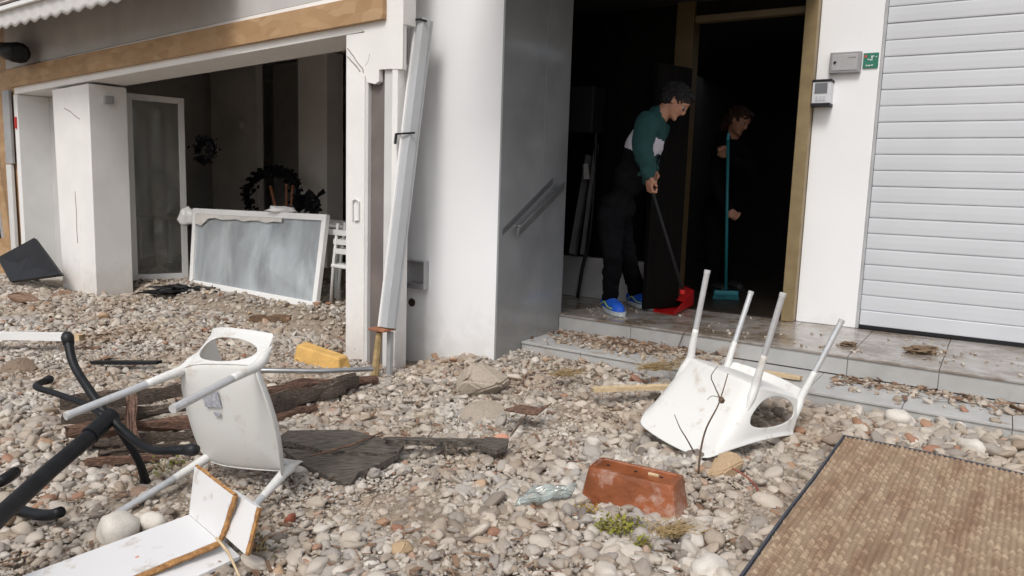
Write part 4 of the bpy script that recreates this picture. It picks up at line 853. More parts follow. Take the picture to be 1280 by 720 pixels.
m2 = MB(); m2.tube(smoothpath([atz(-12, 605, .05), atz(4, 600, .07), atz(19, 590, .07)], 4), [.022]*9, 10); tag(m2.build('black_tube_end', MT['blackm'], smooth=True), 'black tube end poking in at the left edge of the gravel', 'tube')
# ================================================================== WHITE BROKEN CABINET
cb = empty('broken_shelf_unit', (-.9, 2.2, 0), 'broken white laminate shelf unit with raw chipboard edges in the foreground', 'shelf')
def z_(px, py, z): return atz(px, py, z)
A0 = z_(236, 643, .09); A1 = z_(273, 675, .09); A2 = z_(-30, 741, .04); A3 = z_(112, 742, .055)
dirn = (A2-A0).normalized(); sidev = (A1-A0); A2e = A0+dirn*.95; A3e = A1+dirn*.95; 
nn = (A0-A1).cross(A2-A0).normalized(); nn = nn if nn.z > 0 else -nn
def pan_(quad, n, th, nm, parent=cb, edge=None, mat='board'):
    n = Vector(n).normalized(); q = [Vector(p) for p in quad]
    if n.dot(C3-q[0]) < 0: n = -n
    m2 = MB(); m2.slab(q, n, th); o = m2.build(nm, MT[mat], parent, bevel=.001)
    return o, n
th = .018
w_ext = sidev.normalized()*0
pan_([A0, A1, A3, A2], nn, th, 'shelf_panel')
def strip(p, q_, r=.0105, jag=.0016, nm='chipboard_edge', par=cb, mat='chip'):
    k = 14; rr = random.Random(int(abs(p.x)*1000)); pts = [p.lerp(q_, i/(k-1))+Vector((rr.gauss(0, jag*.5), rr.gauss(0, jag*.5), rr.gauss(0, jag*.5))) for i in range(k)]
    m2 = MB(); m2.tube(pts, [r*.85*rr.uniform(.9, 1.1) for _ in pts], 5); return m2.build(nm, MT[mat], par)
dn = nn*-.009
strip(A1+dn+(A1-A0).normalized()*.004, A3+dn+(A1-A0).normalized()*.004, .013)
B0 = Vector(A0); B1 = Vector(A1); 
BT0 = up_to(B0, 243, 583); BT1 = up_to(B1, 291, 620)
BT0 = aty(243, 583, B0.y+.05); BT1 = aty(291, 620, B1.y+.05)
def planehit(px, py, a, b, c):
    n_ = (b-a).cross(c-a); d = ray(px, py); return C3+d*((a-C3).dot(n_)/d.dot(n_))
BT1 = planehit(291, 620, B0, B1, BT0)
ob, nb = pan_([BT0, BT1, B1, B0], (BT1-BT0).cross(B0-BT0), th, 'back_panel')
strip(BT1-nb*.009, B1-nb*.009, .011); strip(BT0-nb*.009, BT1-nb*.009, .009)
D0 = aty(289, 612, B1.y+.07); D1 = aty(321, 634, B1.y-.02); D2 = aty(306, 693, B1.y-.08); D3 = aty(278, 668, B1.y+.02)
D1 = planehit(321, 634, D0, D3, D2)
oc, nc = pan_([D0, D1, D2, D3], (D1-D0).cross(D3-D0), th, 'side_panel')
strip(D1-nc*.009, D2-nc*.009, .010)
E0 = z_(276, 672, .065); E1 = z_(300, 695, .04); E2 = z_(215, 735, .03); E3 = z_(180, 722, .05)
pan_([E0, E1, E2, E3], (0, 0, 1), .012, 'lower_panel')
m2 = MB(); m2.tube([aty(270, 672, B1.y-.02), aty(285, 690, B1.y-.06), aty(300, 722, B1.y-.12)], [.004, .0045, .003], 6); tag(m2.build('pale_splinter', MT['pale']), 'thin pale wood splinter at the corner of the broken shelf', 'splinter')
# crumbs on the shelf
for px, py, r_, mt_ in ((173, 693, .010, pinks), (163, 691, .004, brickm), (264, 663, .004, brickm), (154, 672, .007, MT['blackp'])):
    p = z_(px, py, .078); stone(p.x, p.y, r_, z=.082-.02*(p.y < 2.3)*1, label={173: 'salmon crumb in the middle of the white shelf panel', 163: 'tiny dark red crumb left of the salmon crumb on the shelf', 264: 'tiny dark red crumb near the fold of the broken shelf', 154: 'small black crumb at the rear edge of the shelf panel'}[px], group=None, mat=mt_)
# ================================================================== WOOD DEBRIS
def plank(name, p0, p1, up, width, thick, mat, label, cat='plank', jag=.25, seed=0, segs=18, bow=0, parent=None, rough=.12):
    p0, p1 = Vector(p0), Vector(p1); ax = (p1-p0).normalized(); up = Vector(up); side = ax.cross(up).normalized(); up = side.cross(ax).normalized(); L = (p1-p0).length
    rr = random.Random(seed); nc_ = 10; v = []; f = []
    ring = []
    for i in range(nc_): ring.append((-1+2*i/(nc_-1), 1))
    for i in range(nc_): ring.append((1-2*i/(nc_-1), -1))
    K = len(ring)
    endj = [[rr.uniform(0, 1)*jag*width*2 for _ in range(K)] for _ in range(2)]
    for e in endj:
        for i in range(nc_): e[K-1-i] = e[i]*.9
    for j in range(segs+1):
        k = j/segs
        for i, (a, b) in enumerate(ring):
            c = p0+ax*(k*L)+side*a*width/2+up*b*thick/2+up*bow*math.sin(math.pi*k)
            nz = noise.noise(Vector((k*L*5+seed, a*3, b*2+seed)))*rough*thick*1.2+noise.noise(Vector((k*L*2+seed, a*9, b*2+seed)))*rough*thick*1.6; c += up*nz*b+side*a*noise.noise(Vector((k*L*4, seed, a)))*width*rough*.8
            if j == 0: c += ax*endj[0][i]
            if j == segs: c -= ax*endj[1][i]
            v.append(c)
    for j in range(segs):
        for i in range(K): a = j*K+i; b = j*K+(i+1) % K; f.append((a, b, b+K, a+K))
    f.append(tuple(range(K))[::-1]); f.append(tuple(segs*K+i for i in range(K)))
    mb = MB(); mb.add(v, f)
    # texture runs along the plank: build in local axes
    o = mb.build(name, mat, parent)
    auto_smooth(o, .6)
    if parent is None: tag(o, label, cat)
    return o
def G(px, py, z): return atz(px, py, z)
U3 = Vector((0, 0, 1))
for i, (a, b, za, zb, w_, t_, mt_, lb) in enumerate((
    ((70, 506), (250, 486), .13, .13, .06, .05, 'timber', 'rotten brown beam lying behind the side-fallen chair, uppermost of its pile'),
    ((72, 524), (262, 507), .10, .10, .07, .045, 'timber', 'brown split beam just below the uppermost one of the timber pile'),
    ((78, 541), (256, 526), .08, .08, .055, .05, 'timber2', 'reddish split beam in the middle of the timber pile'),
    ((100, 556), (262, 543), .05, .05, .08, .035, 'timber', 'dark flat plank low in the timber pile'),
    ((120, 569), (250, 558), .03, .03, .05, .04, 'timber', 'lowest broken length of the rotten timber pile'),
    ((290, 528), (430, 485), .06, .07, .07, .06, 'timber', 'rotten beam emerging right of the side-fallen chair, the lowest of three'),
    ((300, 512), (447, 476), .10, .09, .075, .06, 'timber', 'rotten beam emerging right of the side-fallen chair, the middle of three'),
    ((320, 492), (474, 474), .11, .05, .05, .05, 'timber2', 'splintered beam along the top of the right-hand timber'),
    ((300, 535), (395, 508), .03, .04, .06, .03, 'timber2', 'short dark splinter under the right-hand beams'))):
    plank('timber_beam', G(*a, za), G(*b, zb), U3, w_*.85, t_*.62, MT[mt_], lb, 'timber', seed=20+i, rough=.75, jag=.9, segs=40)
plank('timber_batten', G(163, 492, .17), G(166, 556, .11), U3, .045, .03, MT['timber2'], 'short reddish batten crossing the rotten beams', 'batten', seed=4, rough=.3)
plank('timber_batten', G(100, 578, .04), G(222, 570, .04), U3, .035, .02, MT['timber2'], 'thin orange-brown strip in front of the rotten beams', 'batten', seed=5, rough=.4, jag=.9)
# weathered boards
def board_poly(name, pts, z, th, mat, label, parent=None, wave=.01):
    """a board cut to an outline lying tilted on the stones"""
    P = [G(px, py, zz) for px, py, zz in pts]; n = len(P); mb = MB()
    mb.add([p for p in P]+[p-U3*th for p in P], [tuple(range(n)), tuple(range(n, 2*n))[::-1]]+[(i, (i+1) % n, n+(i+1) % n, n+i) for i in range(n)])
    o = mb.build(name, mat, parent)
    if parent is None: tag(o, label, 'board')
    return o
wb = empty('weathered_board', G(430, 575, .03), 'grey weathered board of two planks lying right of the side-fallen chair', 'board')
board_poly('board_plank', [(345, 548, .07), (360, 538, .09), (440, 537, .10), (505, 556, .085), (498, 564, .08), (470, 566, .08), (400, 562, .075)], 0, .022, MT['greywood'], '', wb)
board_poly('board_plank', [(352, 560, .055), (400, 564, .06), (470, 568, .068), (500, 566, .07), (470, 582, .055), (448, 590, .05), (438, 606, .035), (420, 600, .035), (378, 580, .04)], 0, .022, MT['greywood'], '', wb)
m2 = MB(); m2.tube([G(388, 570, .08), G(440, 556, .10), G(478, 540, .10)], [.003, .006, .003], 5); m2.build('split_edge', MT['timber2'], wb)
plank('dark_lath', G(478, 551, .10), G(628, 554, .07), U3, .045, .022, MT['greywood'], 'long thin dark lath reaching right from the weathered board', 'lath', seed=9, jag=.5)
board_poly('dark_shingle', [(598, 556, .08), (606, 546, .09), (636, 548, .10), (634, 557, .09), (620, 563, .08)], 0, .02, MT['greywood'], 'small dark broken piece at the right tip of the long lath')
m2 = MB(); m2.tube([G(638, 545, .08), G(650, 528, .10), G(664, 512, .11)], [.004, .006, .003], 5); tag(m2.build('dry_stick', MT['twig']), 'short dry stick standing off the gravel near the lath tip', 'stick')
board_poly('rusty_flake', [(630, 512, .10), (650, 505, .12), (678, 510, .12), (690, 503, .12), (672, 518, .11), (652, 516, .12)], 0, .006, MT['timber2'], 'curled reddish bark flake below the porch steps')
plank('driftwood_plank', G(737, 487, .135), G(858, 483, .15), U3, .05, .02, MT['pale'], 'pale narrow plank lying on gravel left of the upturned chair', 'plank', seed=12, jag=.3)
plank('driftwood_plank', FR.p(1.32, .45, .19), FR.p(1.78, .40, .20), U3, .05, .018, MT['pale'], 'pale narrow plank on the step right of the upturned chair', 'plank', seed=13, jag=.5)
plank('painted_plank', G(-30, 419, .10), G(88, 421, .10), U3, .07, .045, MT['frame'], 'white painted plank at the left edge with a raw wood end', 'plank', seed=14, jag=.05, rough=.03)
plank('raw_plank_end', G(89, 421, .10), G(104, 422, .10), U3, .06, .04, MT['pale'], 'raw broken wood stub touching the white plank end', 'plank', seed=15, jag=.4)
plank('black_stick', G(112, 453, .06), G(202, 453, .06), U3, .035, .02, MT['blackp'], 'thin black splinter on the gravel left of the fallen chair', 'stick', seed=16, jag=.9)
m2 = MB(); m2.tube([G(322, 463, .13), G(400, 464, .12), G(466, 461, .10)], .0145, 14); tag(auto_smooth(m2.build('metal_tube', MT['steel'])), 'straight grey metal tube running from the fallen chair to the stake', 'tube')
m2 = MB(); m2.tube([G(338, 375, .10), G(378, 390, .10), G(408, 388, .08)], .01, 6); tag(m2.build('dry_stick', MT['pale']), 'pale strip lying below the fallen glass door', 'stick')
plank('brown_clod', G(315, 398, .04), G(370, 404, .04), U3, .12, .05, M('wet_brown_sand', (.14, .085, .05), .9, .3, 20, 1, 60), 'brown soggy clod on the gravel below the fallen door', 'clod', seed=18, rough=.8, jag=.8)
# yellow foam block
fa, fb = G(366, 449, .05), G(425, 459, .05)
u2 = (fb-fa).normalized(); fy = Frame((fa.x, fa.y, 0), (u2.x, u2.y, 0)); L2 = (fb-fa).length
m2 = MB(); m2.hexa([fy.p(.0, 0, .03), fy.p(L2, -.01, .01), fy.p(L2+.0, .12, .01), fy.p(.0, .13, .03), fy.p(.01, .02, .14), fy.p(L2-.01, .0, .105), fy.p(L2-.03, .11, .10), fy.p(.0, .12, .15)])
yo = m2.build('foam_block', MT['yellow'], bevel=.012); tag(yo, 'yellow foam block lying near the foot of the shop jamb', 'foam block')
# ================================================================== TERRACOTTA PLANTER
pl = empty('terracotta_planter', (.47, 2.72, 0), 'rust red terracotta trough planter turned upside down on the pebbles', 'planter')
q0 = Vector((.274, 2.644, 0)); q1 = Vector((.620, 2.500, 0)); uu = (q1-q0).normalized(); pf = Frame(q0+uu*.0, uu)
def trough():
    Lb, Wb, Lt, Wt, Hh = .375, .17, .335, .135, .152
    rings = []
    def ring(L, W_, z, r=.02):
        pts = []
        for (cx, cy, a0) in ((L/2-r, W_/2-r, 0), (-L/2+r, W_/2-r, 90), (-L/2+r, -W_/2+r, 180), (L/2-r, -W_/2+r, 270)):
            for k in range(5): a = math.radians(a0+k*22.5); pts.append((cx+r*math.cos(a), cy+r*math.sin(a), z))
        return pts
    rs = [ring(Lb+.02, Wb+.02, -.03, .02), ring(Lb+.02, Wb+.02, .018, .02), ring(Lb, Wb, .022, .02)]
    for k in range(1, 7): rs.append(ring(Lb+(Lt-Lb)*k/6, Wb+(Wt-Wb)*k/6, .022+(Hh-.026)*k/6, .018))
    rs.append(ring(Lt-.006, Wt-.006, Hh+.003, .016)); rs.append(ring(Lt-.03, Wt-.03, Hh+.004, .012)); rs.append(ring(Lt-.036, Wt-.036, Hh-.0, .012))
    uu = Vector((math.cos(math.radians(-30)), math.sin(math.radians(-30)), 0)); Rz_ = Matrix.Rotation(math.radians(-30), 4, 'Z') @ Matrix.Rotation(.0, 4, 'X')
    c = Vector((.482, 2.715, .002)); mb = MB(); v = []
    for r in rs:
        for p in r: v.append(c+(Rz_ @ Vector(p)))
    K = 20; f = [(j*K+i, j*K+(i+1) % K, (j+1)*K+(i+1) % K, (j+1)*K+i) for j in range(len(rs)-1) for i in range(K)]; f.append(tuple((len(rs)-1)*K+i for i in range(K))); f.append(tuple(range(K))[::-1])
    mb.add(v, f); o = mb.build('trough', MT['terr'], pl); auto_smooth(o, .55)
    for dx in (-.11, 0, .10):
        m2 = MB(); p = c+(Rz_ @ Vector((dx, .0, Hh))); m2.tube([p, p+U3*.0015], .007, 10); m2.build('drain_hole', MT['dark'], pl)
    m2 = MB(); p = c+(Rz_ @ Vector((.07, .0, Hh+.004))); m2.tube([p-uu*.02, p+uu*.02], .006, 6); m2.build('mortar_crumb', MT['pale'], pl)
trough()
def plant(name, px, py, n, label, mat, r=.06, size=.022, h=.05):
    p = G(px, py, .03); rr = random.Random(int(px)); e = empty(name, p, label, 'plant'); m2 = MB()
    for i in range(9):
        a = rr.uniform(0, 6.28); q = p+Vector((math.cos(a)*r*rr.uniform(.3, 1), math.sin(a)*r*.7, h*rr.uniform(.4, 1))); m2.tube([p+(q-p)*.05, p.lerp(q, .5)+U3*.01, q], .0014, 4)
    m2.build('stems', MT['straw'], e); m2 = MB()
    for i in range(n):
        a = rr.uniform(0, 6.28); q = p+Vector((math.cos(a)*r*rr.uniform(.1, 1.1), math.sin(a)*r*rr.uniform(.1, .8), h*rr.uniform(.1, 1.05)))
        d = Vector((rr.gauss(0, 1), rr.gauss(0, 1), rr.gauss(0, .6))).normalized()*size*rr.uniform(.6, 1.2); b = d.cross(Vector((rr.gauss(0, .5), rr.gauss(0, .5), 1))).normalized()*d.length*.42
        m2.add([q, q+d*.35-b, q+d*.8-b*.7, q+d, q+d*.8+b*.7, q+d*.35+b], [(0, 1, 2, 3, 4, 5)])
    o = m2.build('foliage', mat, e); return e
plant('small_plant', 775, 664, 260, 'yellow-green weed sprawling in front of the planter', MT['leaf'], .085, .014, .045)
plant('small_plant', 733, 643, 70, 'ochre moss-like weed at the left end of the planter', M('ochre_leaf', (.33, .21, .04), .7, .3, 12), .05, .012, .04)
plant('small_plant', 803, 684, 40, 'small bright green sprig at the foremost edge by the planter', MT['leaf'], .035, .016, .035)
plant('small_plant', 205, 590, 60, 'green weed hidden under the legs of the fallen chair', M('dull_leaf', (.16, .17, .03), .7, .3, 12), .09, .015, .05)
plant('small_plant', 322, 690, 60, 'dull moss clump beside the right end of the broken shelf', M('moss_leaf', (.12, .10, .035), .8, .3, 12), .07, .012, .04)
def tuft(px, py, n, label, L=.12, z=.04, spread=1, name='dry_grass'):
    p = G(px, py, z); rr = random.Random(int(px*3)); m2 = MB()
    for i in range(n):
        a = rr.gauss(.2, .9); q = p+Vector((rr.gauss(0, .03)*spread, rr.gauss(0, .02), 0)); d = Vector((math.cos(a)*spread, math.sin(a)*.6, rr.uniform(.1, .6)))*L*rr.uniform(.4, 1)
        m2.tube([q, q+d*.5+U3*.012, q+d], [.0016, .0014, .0007], 3, cap=False)
    o = m2.build(name, MT['straw'] if i % 2 else MT['twig']); tag(o, label, 'dry grass'); return o
tuft(838, 668, 120, 'brown dry root tuft at the right end of the planter', .10, spread=1.1)
tuft(812, 462, 90, 'dry grass heap on the lower step left of the upturned chair', .16, .19, 1.6)
tuft(700, 470, 60, 'dry straw wisps on the gravel under the first step', .12, .12, 1.4)
# branch in front of upturned chair
br_ = empty('dry_branch', G(882, 590, .05), 'thin dead branch standing in front of the upturned white chair', 'branch')
def tw(pts, r, nm='twig'): m2 = MB(); k = len(smoothpath(pts, 4)); m2.tube(smoothpath(pts, 4), list(np.linspace(r, r*.45, k)), 6); m2.build(nm, MT['twig'], br_, smooth=True)
yb = 2.93
tw([L_(*p) for p in ((873, 592, yb), (876, 562, yb), (883, 535, yb), (896, 510, yb), (902, 494, yb+.03), (910, 467, yb+.08))], .0045, 'stem')
tw([L_(*p) for p in ((901, 500, yb), (893, 482, yb+.02), (889, 470, yb+.02), (897, 458, yb+.04))], .0028); tw([L_(*p) for p in ((902, 497, yb), (890, 495, yb-.01), (884, 500, yb-.02))], .002)
tw([L_(*p) for p in ((868, 566, yb), (858, 548, yb), (850, 535, yb), (843, 518, yb+.03))], .0035)
link('knot', blob(L_(902, 500, yb), .012, 4), MT['twig'], br_)
m2 = MB(); m2.tube(smoothpath([G(915, 585, .10), G(932, 595, .08), G(946, 610, .06), G(950, 628, .05)], 4), .004, 5); tag(m2.build('red_twig', M('red_twig', (.25, .06, .04), .7)), 'curved reddish twig on the stones right of the ochre stone', 'twig')
m2 = MB(); m2.tube(smoothpath([FR.p(.93, .72, .19), FR.p(.96, .74, .30), FR.p(1.0, .76, .33), FR.p(1.03, .76, .36)], 4), .003, 5); tag(m2.build('thin_twig', MT['twig']), 'thin twig sticking up from the step behind the upturned chair', 'twig')
# clear plastic scrap
def scrap():
    A, B, Cc, D = G(640, 632, .05), G(668, 606, .10), G(722, 606, .11), G(712, 622, .06); N_ = 16; mb = MB(); v = []; f = []
    for j in range(N_+1):
        for i in range(N_+1):
            a, b = i/N_, j/N_; p = (A*(1-a)+D*a)*(1-b)+(B*(1-a)+Cc*a)*b; p.z += .018*noise.noise(Vector((a*5, b*5, 2))); v.append(p)
    for j in range(N_):
        for i in range(N_): k = j*(N_+1)+i; f.append((k, k+1, k+N_+2, k+N_+1))
    mb.add(v, f); o = mb.build('plastic_scrap', MT['plastic'], smooth=True); s_ = o.modifiers.new('s', 'SOLIDIFY'); s_.thickness = .001; tag(o, 'crumpled clear greenish plastic scrap left of the terracotta planter', 'plastic scrap')
scrap()
# ================================================================== WOVEN MAT
def build_mat():
    O, U, V = MAT_C; Wd, Ln = 1.25, 1.62
    def zz(a, b): return .128-.035*b+.0+.010*noise.noise(Vector((a*1.5, b*1.5, 0)))-.02*a*.3
    P = lambda a, b, h=0: Vector((O.x+U.x*a+V.x*b, O.y+U.y*a+V.y*b, zz(a, b)+h))
    e = empty('woven_mat', (O.x+.2, O.y-.9, .05), 'tan woven seagrass mat with dark binding lying in the lower right corner', 'mat')
    nx, ny = 380, 500; v = []; f = []; tint = []
    pa, pb = .0190, .0185
    for j in range(ny+1):
        for i in range(nx+1):
            a = .012+i/nx*(Wd-.024); b = .012+j/ny*(Ln-.024)
            wob = .0035*noise.noise(Vector((a*6, b*6, 7))); ca = (a+wob)/pa; cb_ = (b+wob)/pb+(.5 if int(math.floor(ca)) % 2 else 0)
            fa, fb = ca-math.floor(ca), cb_-math.floor(cb_)
            k = math.sin(math.pi*fa)*(.15+.85*math.sin(math.pi*((fb+.28*(fa-.5)) % 1))**1.6)
            rnd = noise.cell(Vector((math.floor(ca)*1.01+.5, math.floor(cb_)*1.01+.5, 0)))
            h = .0135*k*(.85+.2*rnd)
            v.append(P(a, b, h)); tint.append((k, rnd))
    for j in range(ny):
        for i in range(nx): k = j*(nx+1)+i; f.append((k, k+1, k+nx+2, k+nx+1))
    me = bpy.data.meshes.new('weave'); me.from_pydata([tuple(p) for p in v], [], f)
    at = me.attributes.new('strand', 'FLOAT', 'POINT'); at.data.foreach_set('value', [t[1] for t in tint])
    at2 = me.attributes.new('along', 'FLOAT_VECTOR', 'POINT'); at2.data.foreach_set('vector', np.array([(.012+(k % (nx+1))/nx*Wd, (k//(nx+1))/ny*Ln, 0) for k in range(len(v))], dtype=np.float32).ravel())
    m = bpy.data.materials.new('seagrass'); m.use_nodes = True; t = m.node_tree; b = t.nodes['Principled BSDF']; N = t.nodes.new; L = t.links.new
    A = N('ShaderNodeAttribute'); A.attribute_name = 'strand'; r = N('ShaderNodeValToRGB'); L(A.outputs['Fac'], r.inputs[0])
    e_ = r.color_ramp.elements; e_.new(.5); e_[0].color = (.27, .195, .13, 1); e_[1].color = (.34, .25, .168, 1); e_[2].color = (.42, .32, .22, 1)
    A2 = N('ShaderNodeAttribute'); A2.attribute_name = 'along'; mp = N('ShaderNodeMapping'); mp.inputs['Scale'].default_value = (7, 1.1, 1); L(A2.outputs['Vector'], mp.inputs[0])
    n = N('ShaderNodeTexNoise'); n.inputs['Scale'].default_value = 2.0; n.inputs['Detail'].default_value = 6; L(mp.outputs[0], n.inputs[0]); r2 = N('ShaderNodeValToRGB'); L(n.outputs['Fac'], r2.inputs[0]); r2.color_ramp.elements[0].position = .36; r2.color_ramp.elements[0].color = (.66, .55, .50, 1); r2.color_ramp.elements[1].position = .58; r2.color_ramp.elements[1].color = (1, 1, 1, 1)
    mx = N('ShaderNodeMixRGB'); mx.blend_type = 'MULTIPLY'; mx.inputs[0].default_value = .85; L(r.outputs[0], mx.inputs[1]); L(r2.outputs[0], mx.inputs[2]); L(mx.outputs[0], b.inputs['Base Color']); b.inputs['Roughness'].default_value = .75
    link('weave', me, m, e, True)
    m2 = MB(); m2.slab([P(0, 0, -.001), P(Wd, 0, -.001), P(Wd, Ln, -.001), P(0, Ln, -.001)], U3, .008)
    m2 = MB(); K = 30
    vs = []; fs = []
    for j in range(K+1):
        for i in range(K+1): vs.append(P(Wd*i/K, Ln*j/K, -.009))
    for j in range(K):
        for i in range(K): k = j*(K+1)+i; fs.append((k, k+1, k+K+2, k+K+1))
    m2.add(vs, fs); o = m2.build('backing', M('mat_backing', (.05, .055, .07), .8), e); s_ = o.modifiers.new('s', 'SOLIDIFY'); s_.thickness = .008; s_.offset = 0
    bind = M('dark_blue_binding', (.06, .066, .08), .8, .15, 60, .2, 200)
    for A_, B_ in (((0, 0), (Wd, 0)), ((0, 0), (0, Ln)), ((Wd, 0), (Wd, Ln)), ((0, Ln), (Wd, Ln))):
        m2 = MB(); m2.tube([P(A_[0]+(B_[0]-A_[0])*k/24, A_[1]+(B_[1]-A_[1])*k/24, .003) for k in range(25)], .0048, 8); m2.build('binding', bind, e, smooth=True)
build_mat()
# ================================================================== LITTER
def litter():
    m2 = MB(); rr = random.Random(5); cols = []
    for x, y in region_samples(5200, 1.6, 8.5):
        if noise.noise(Vector((x*1.5, y*1.5, 33)))*1.6+.5 < rr.random(): continue
        L = rr.uniform(.006, .03)*(1.3 if y > 4.5 else 1)*(2.2 if rr.random() < .10 else 1); a = rr.uniform(0, 6.28); c = Vector((x, y, gh(x, y)+.012+rr.uniform(0, .012)))
        d = Vector((math.cos(a), math.sin(a), rr.gauss(0, .25)))*L; s_ = Vector((-math.sin(a), math.cos(a), rr.gauss(0, .2)))*L*rr.choice([.08, .12, .4]); th_ = U3*.0022
        m2.hexa([c-d-s_, c+d-s_*.6, c+d+s_*.6, c-d+s_, c-d-s_+th_, c+d-s_*.6+th_, c+d+s_*.6+th_, c-d+s_+th_])
    for i in range(480):
        s = rr.gauss(.62, .3) if rr.random() < .7 else rr.uniform(1.9, 3.2)
        if s < .03: continue
        t = porch_front(s)-.02-abs(rr.gauss(0, .15))
        if t < step_front(s)+.01: t = step_front(s)-abs(rr.gauss(0, .25)); q = FR.p(s, t, 0); z = gh(q.x, q.y)+.014
        else: q = FR.p(s, t, 0); z = .186+rr.uniform(0, .02)
        L = rr.uniform(.008, .04); a = rr.uniform(0, 6.28); c = Vector((q.x, q.y, z)); d = Vector((math.cos(a), math.sin(a), rr.gauss(0, .25)))*L; s_ = Vector((-math.sin(a), math.cos(a), rr.gauss(0, .2)))*L*rr.choice([.1, .3, .5]); th_ = U3*.002
        m2.hexa([c-d-s_, c+d-s_*.6, c+d+s_*.6, c-d+s_, c-d-s_+th_, c+d-s_*.6+th_, c+d+s_*.6+th_, c-d+s_+th_])
    mat = M('chips', (.30, .19, .12), .85, .1, 9, col2=(.12, .065, .04)); o = m2.build('wood_litter', mat, base=(0, 0, 0)); tag(o, 'scattered brown wood chips and twigs over the pebbles', 'litter', kind='stuff')
litter()
# ================================================================== PEOPLE
def remesh(parts, voxel, smooth=4, name='b'):
    """parts: list of ('tube', pts, radii) / ('ell', centre, axes(3 vectors)) -> one continuous surface"""
    mb = MB()
    for p in parts:
        if p[0] == 'tube':
            pts = [Vector(q) for q in p[1]]; rad = p[2]
            mb.tube(pts, rad, 14)
            for q, r in zip(pts, rad): ell(mb, q, (Vector((r, 0, 0)), Vector((0, r, 0)), Vector((0, 0, r))))
        else: ell(mb, Vector(p[1]), p[2])
    me = mb.mesh(name); o = bpy.data.objects.new('tmp', me); COL.objects.link(o)
    r = o.modifiers.new('r', 'REMESH'); r.mode = 'VOXEL'; r.voxel_size = voxel
    s = o.modifiers.new('s', 'SMOOTH'); s.factor = .5; s.iterations = smooth
    dg = bpy.context.evaluated_depsgraph_get(); dg.update(); ev = o.evaluated_get(dg); out = bpy.data.meshes.new_from_object(ev)
    bpy.data.objects.remove(o); out.materials.clear(); return out
def ell(mb, c, ax, nu=16, nv=10):
    v = []; f = []
    for j in range(1, nv):
        ph = math.pi*j/nv
        for i in range(nu):
            th = 2*math.pi*i/nu; v.append(c+ax[0]*math.sin(ph)*math.cos(th)+ax[1]*math.sin(ph)*math.sin(th)+ax[2]*math.cos(ph))
    v += [c+ax[2], c-ax[2]]
    for j in range(nv-2):
        for i in range(nu): a = j*nu+i; b = j*nu+(i+1) % nu; f.append((a, a+nu, b+nu, b))
    T_, B_ = len(v)-2, len(v)-1
    for i in range(nu): f.append((T_, i, (i+1) % nu)); f.append((B_, (nv-2)*nu+(i+1) % nu, (nv-2)*nu+i))
    mb.add(v, f)
def head_parts(c, f, u, s=1.0):
    f = f.normalized(); r = f.cross(u).normalized(); u = r.cross(f).normalized(); s *= .115
    E = lambda o, a: ('ell', c+(f*o[0]+r*o[1]+u*o[2])*s, (f*a[0]*s, r*a[1]*s, u*a[2]*s))
    P = [E((-.12, 0, .28), (.86, .66, .72)), E((.12, 0, -.15), (.62, .56, .72)), E((.32, 0, -.62), (.36, .36, .28)), E((.70, 0, -.16), (.20, .11, .20)), E((.62, 0, .08), (.16, .10, .26)),
         E((.60, 0, .22), (.12, .42, .09)), E((.60, .0, -.46), (.09, .22, .045)), E((.58, 0, -.56), (.09, .18, .05)), E((.45, .3, -.12), (.18, .16, .14)), E((.45, -.3, -.12), (.18, .16, .14)),
         E((-.05, .62, -.06), (.15, .06, .22)), E((-.05, -.62, -.06), (.15, .06, .22)), E((.60, 0, -.74), (.15, .18, .14))]
    eyes = [(c+(f*.56+r*sg*.25+u*.06)*s, s*.12) for sg in (-1, 1)]
    return P, eyes, (f, r, u, s)
def hand_parts(wrist, d, n, thumb, grip):
    """d: palm direction, n: palm normal (towards what is held); fingers curl round grip centre"""
    d = d.normalized(); n = (n-d*n.dot(d)).normalized(); s = d.cross(n)*(1 if thumb > 0 else -1)
    P = [('ell', wrist+d*.045, (d*.052, s*.040, n*.016)), ('tube', [wrist-d*.01, wrist+d*.02], [.026, .027])]
    for k in range(4):
        off = s*(.030-.020*k); L = (.074, .082, .076, .060)[k]; b = wrist+d*.082+off; r = .0095-.0006*k
        p1 = b+d*L*.38+n*.006; p2 = p1+n*L*.36+d*L*.08; p3 = p2+n*L*.08-d*L*.28
        P.append(('tube', [b-d*.03, b, p1, p2, p3], [r*1.1, r*1.08, r, r*.92, r*.8]))
    b = wrist+d*.028+s*.034; p1 = b+s*.014+d*.026+n*.014; p2 = p1+d*.022+n*.016-s*.006
    P.append(('tube', [wrist+d*.015+s*.02, b, p1, p2], [.014, .0125, .011, .0095])); return P
def wrinkle(me, amp, freq, seed):
    for v in me.vertices:
        c = v.co; k = noise.noise(Vector((c.x*freq, c.y*freq, c.z*freq*1.6+seed)))+.5*noise.noise(Vector((c.x*freq*2.4, c.y*freq*2.4, c.z*freq*3+seed))); v.co = c+v.normal*amp*k
V3 = Vector
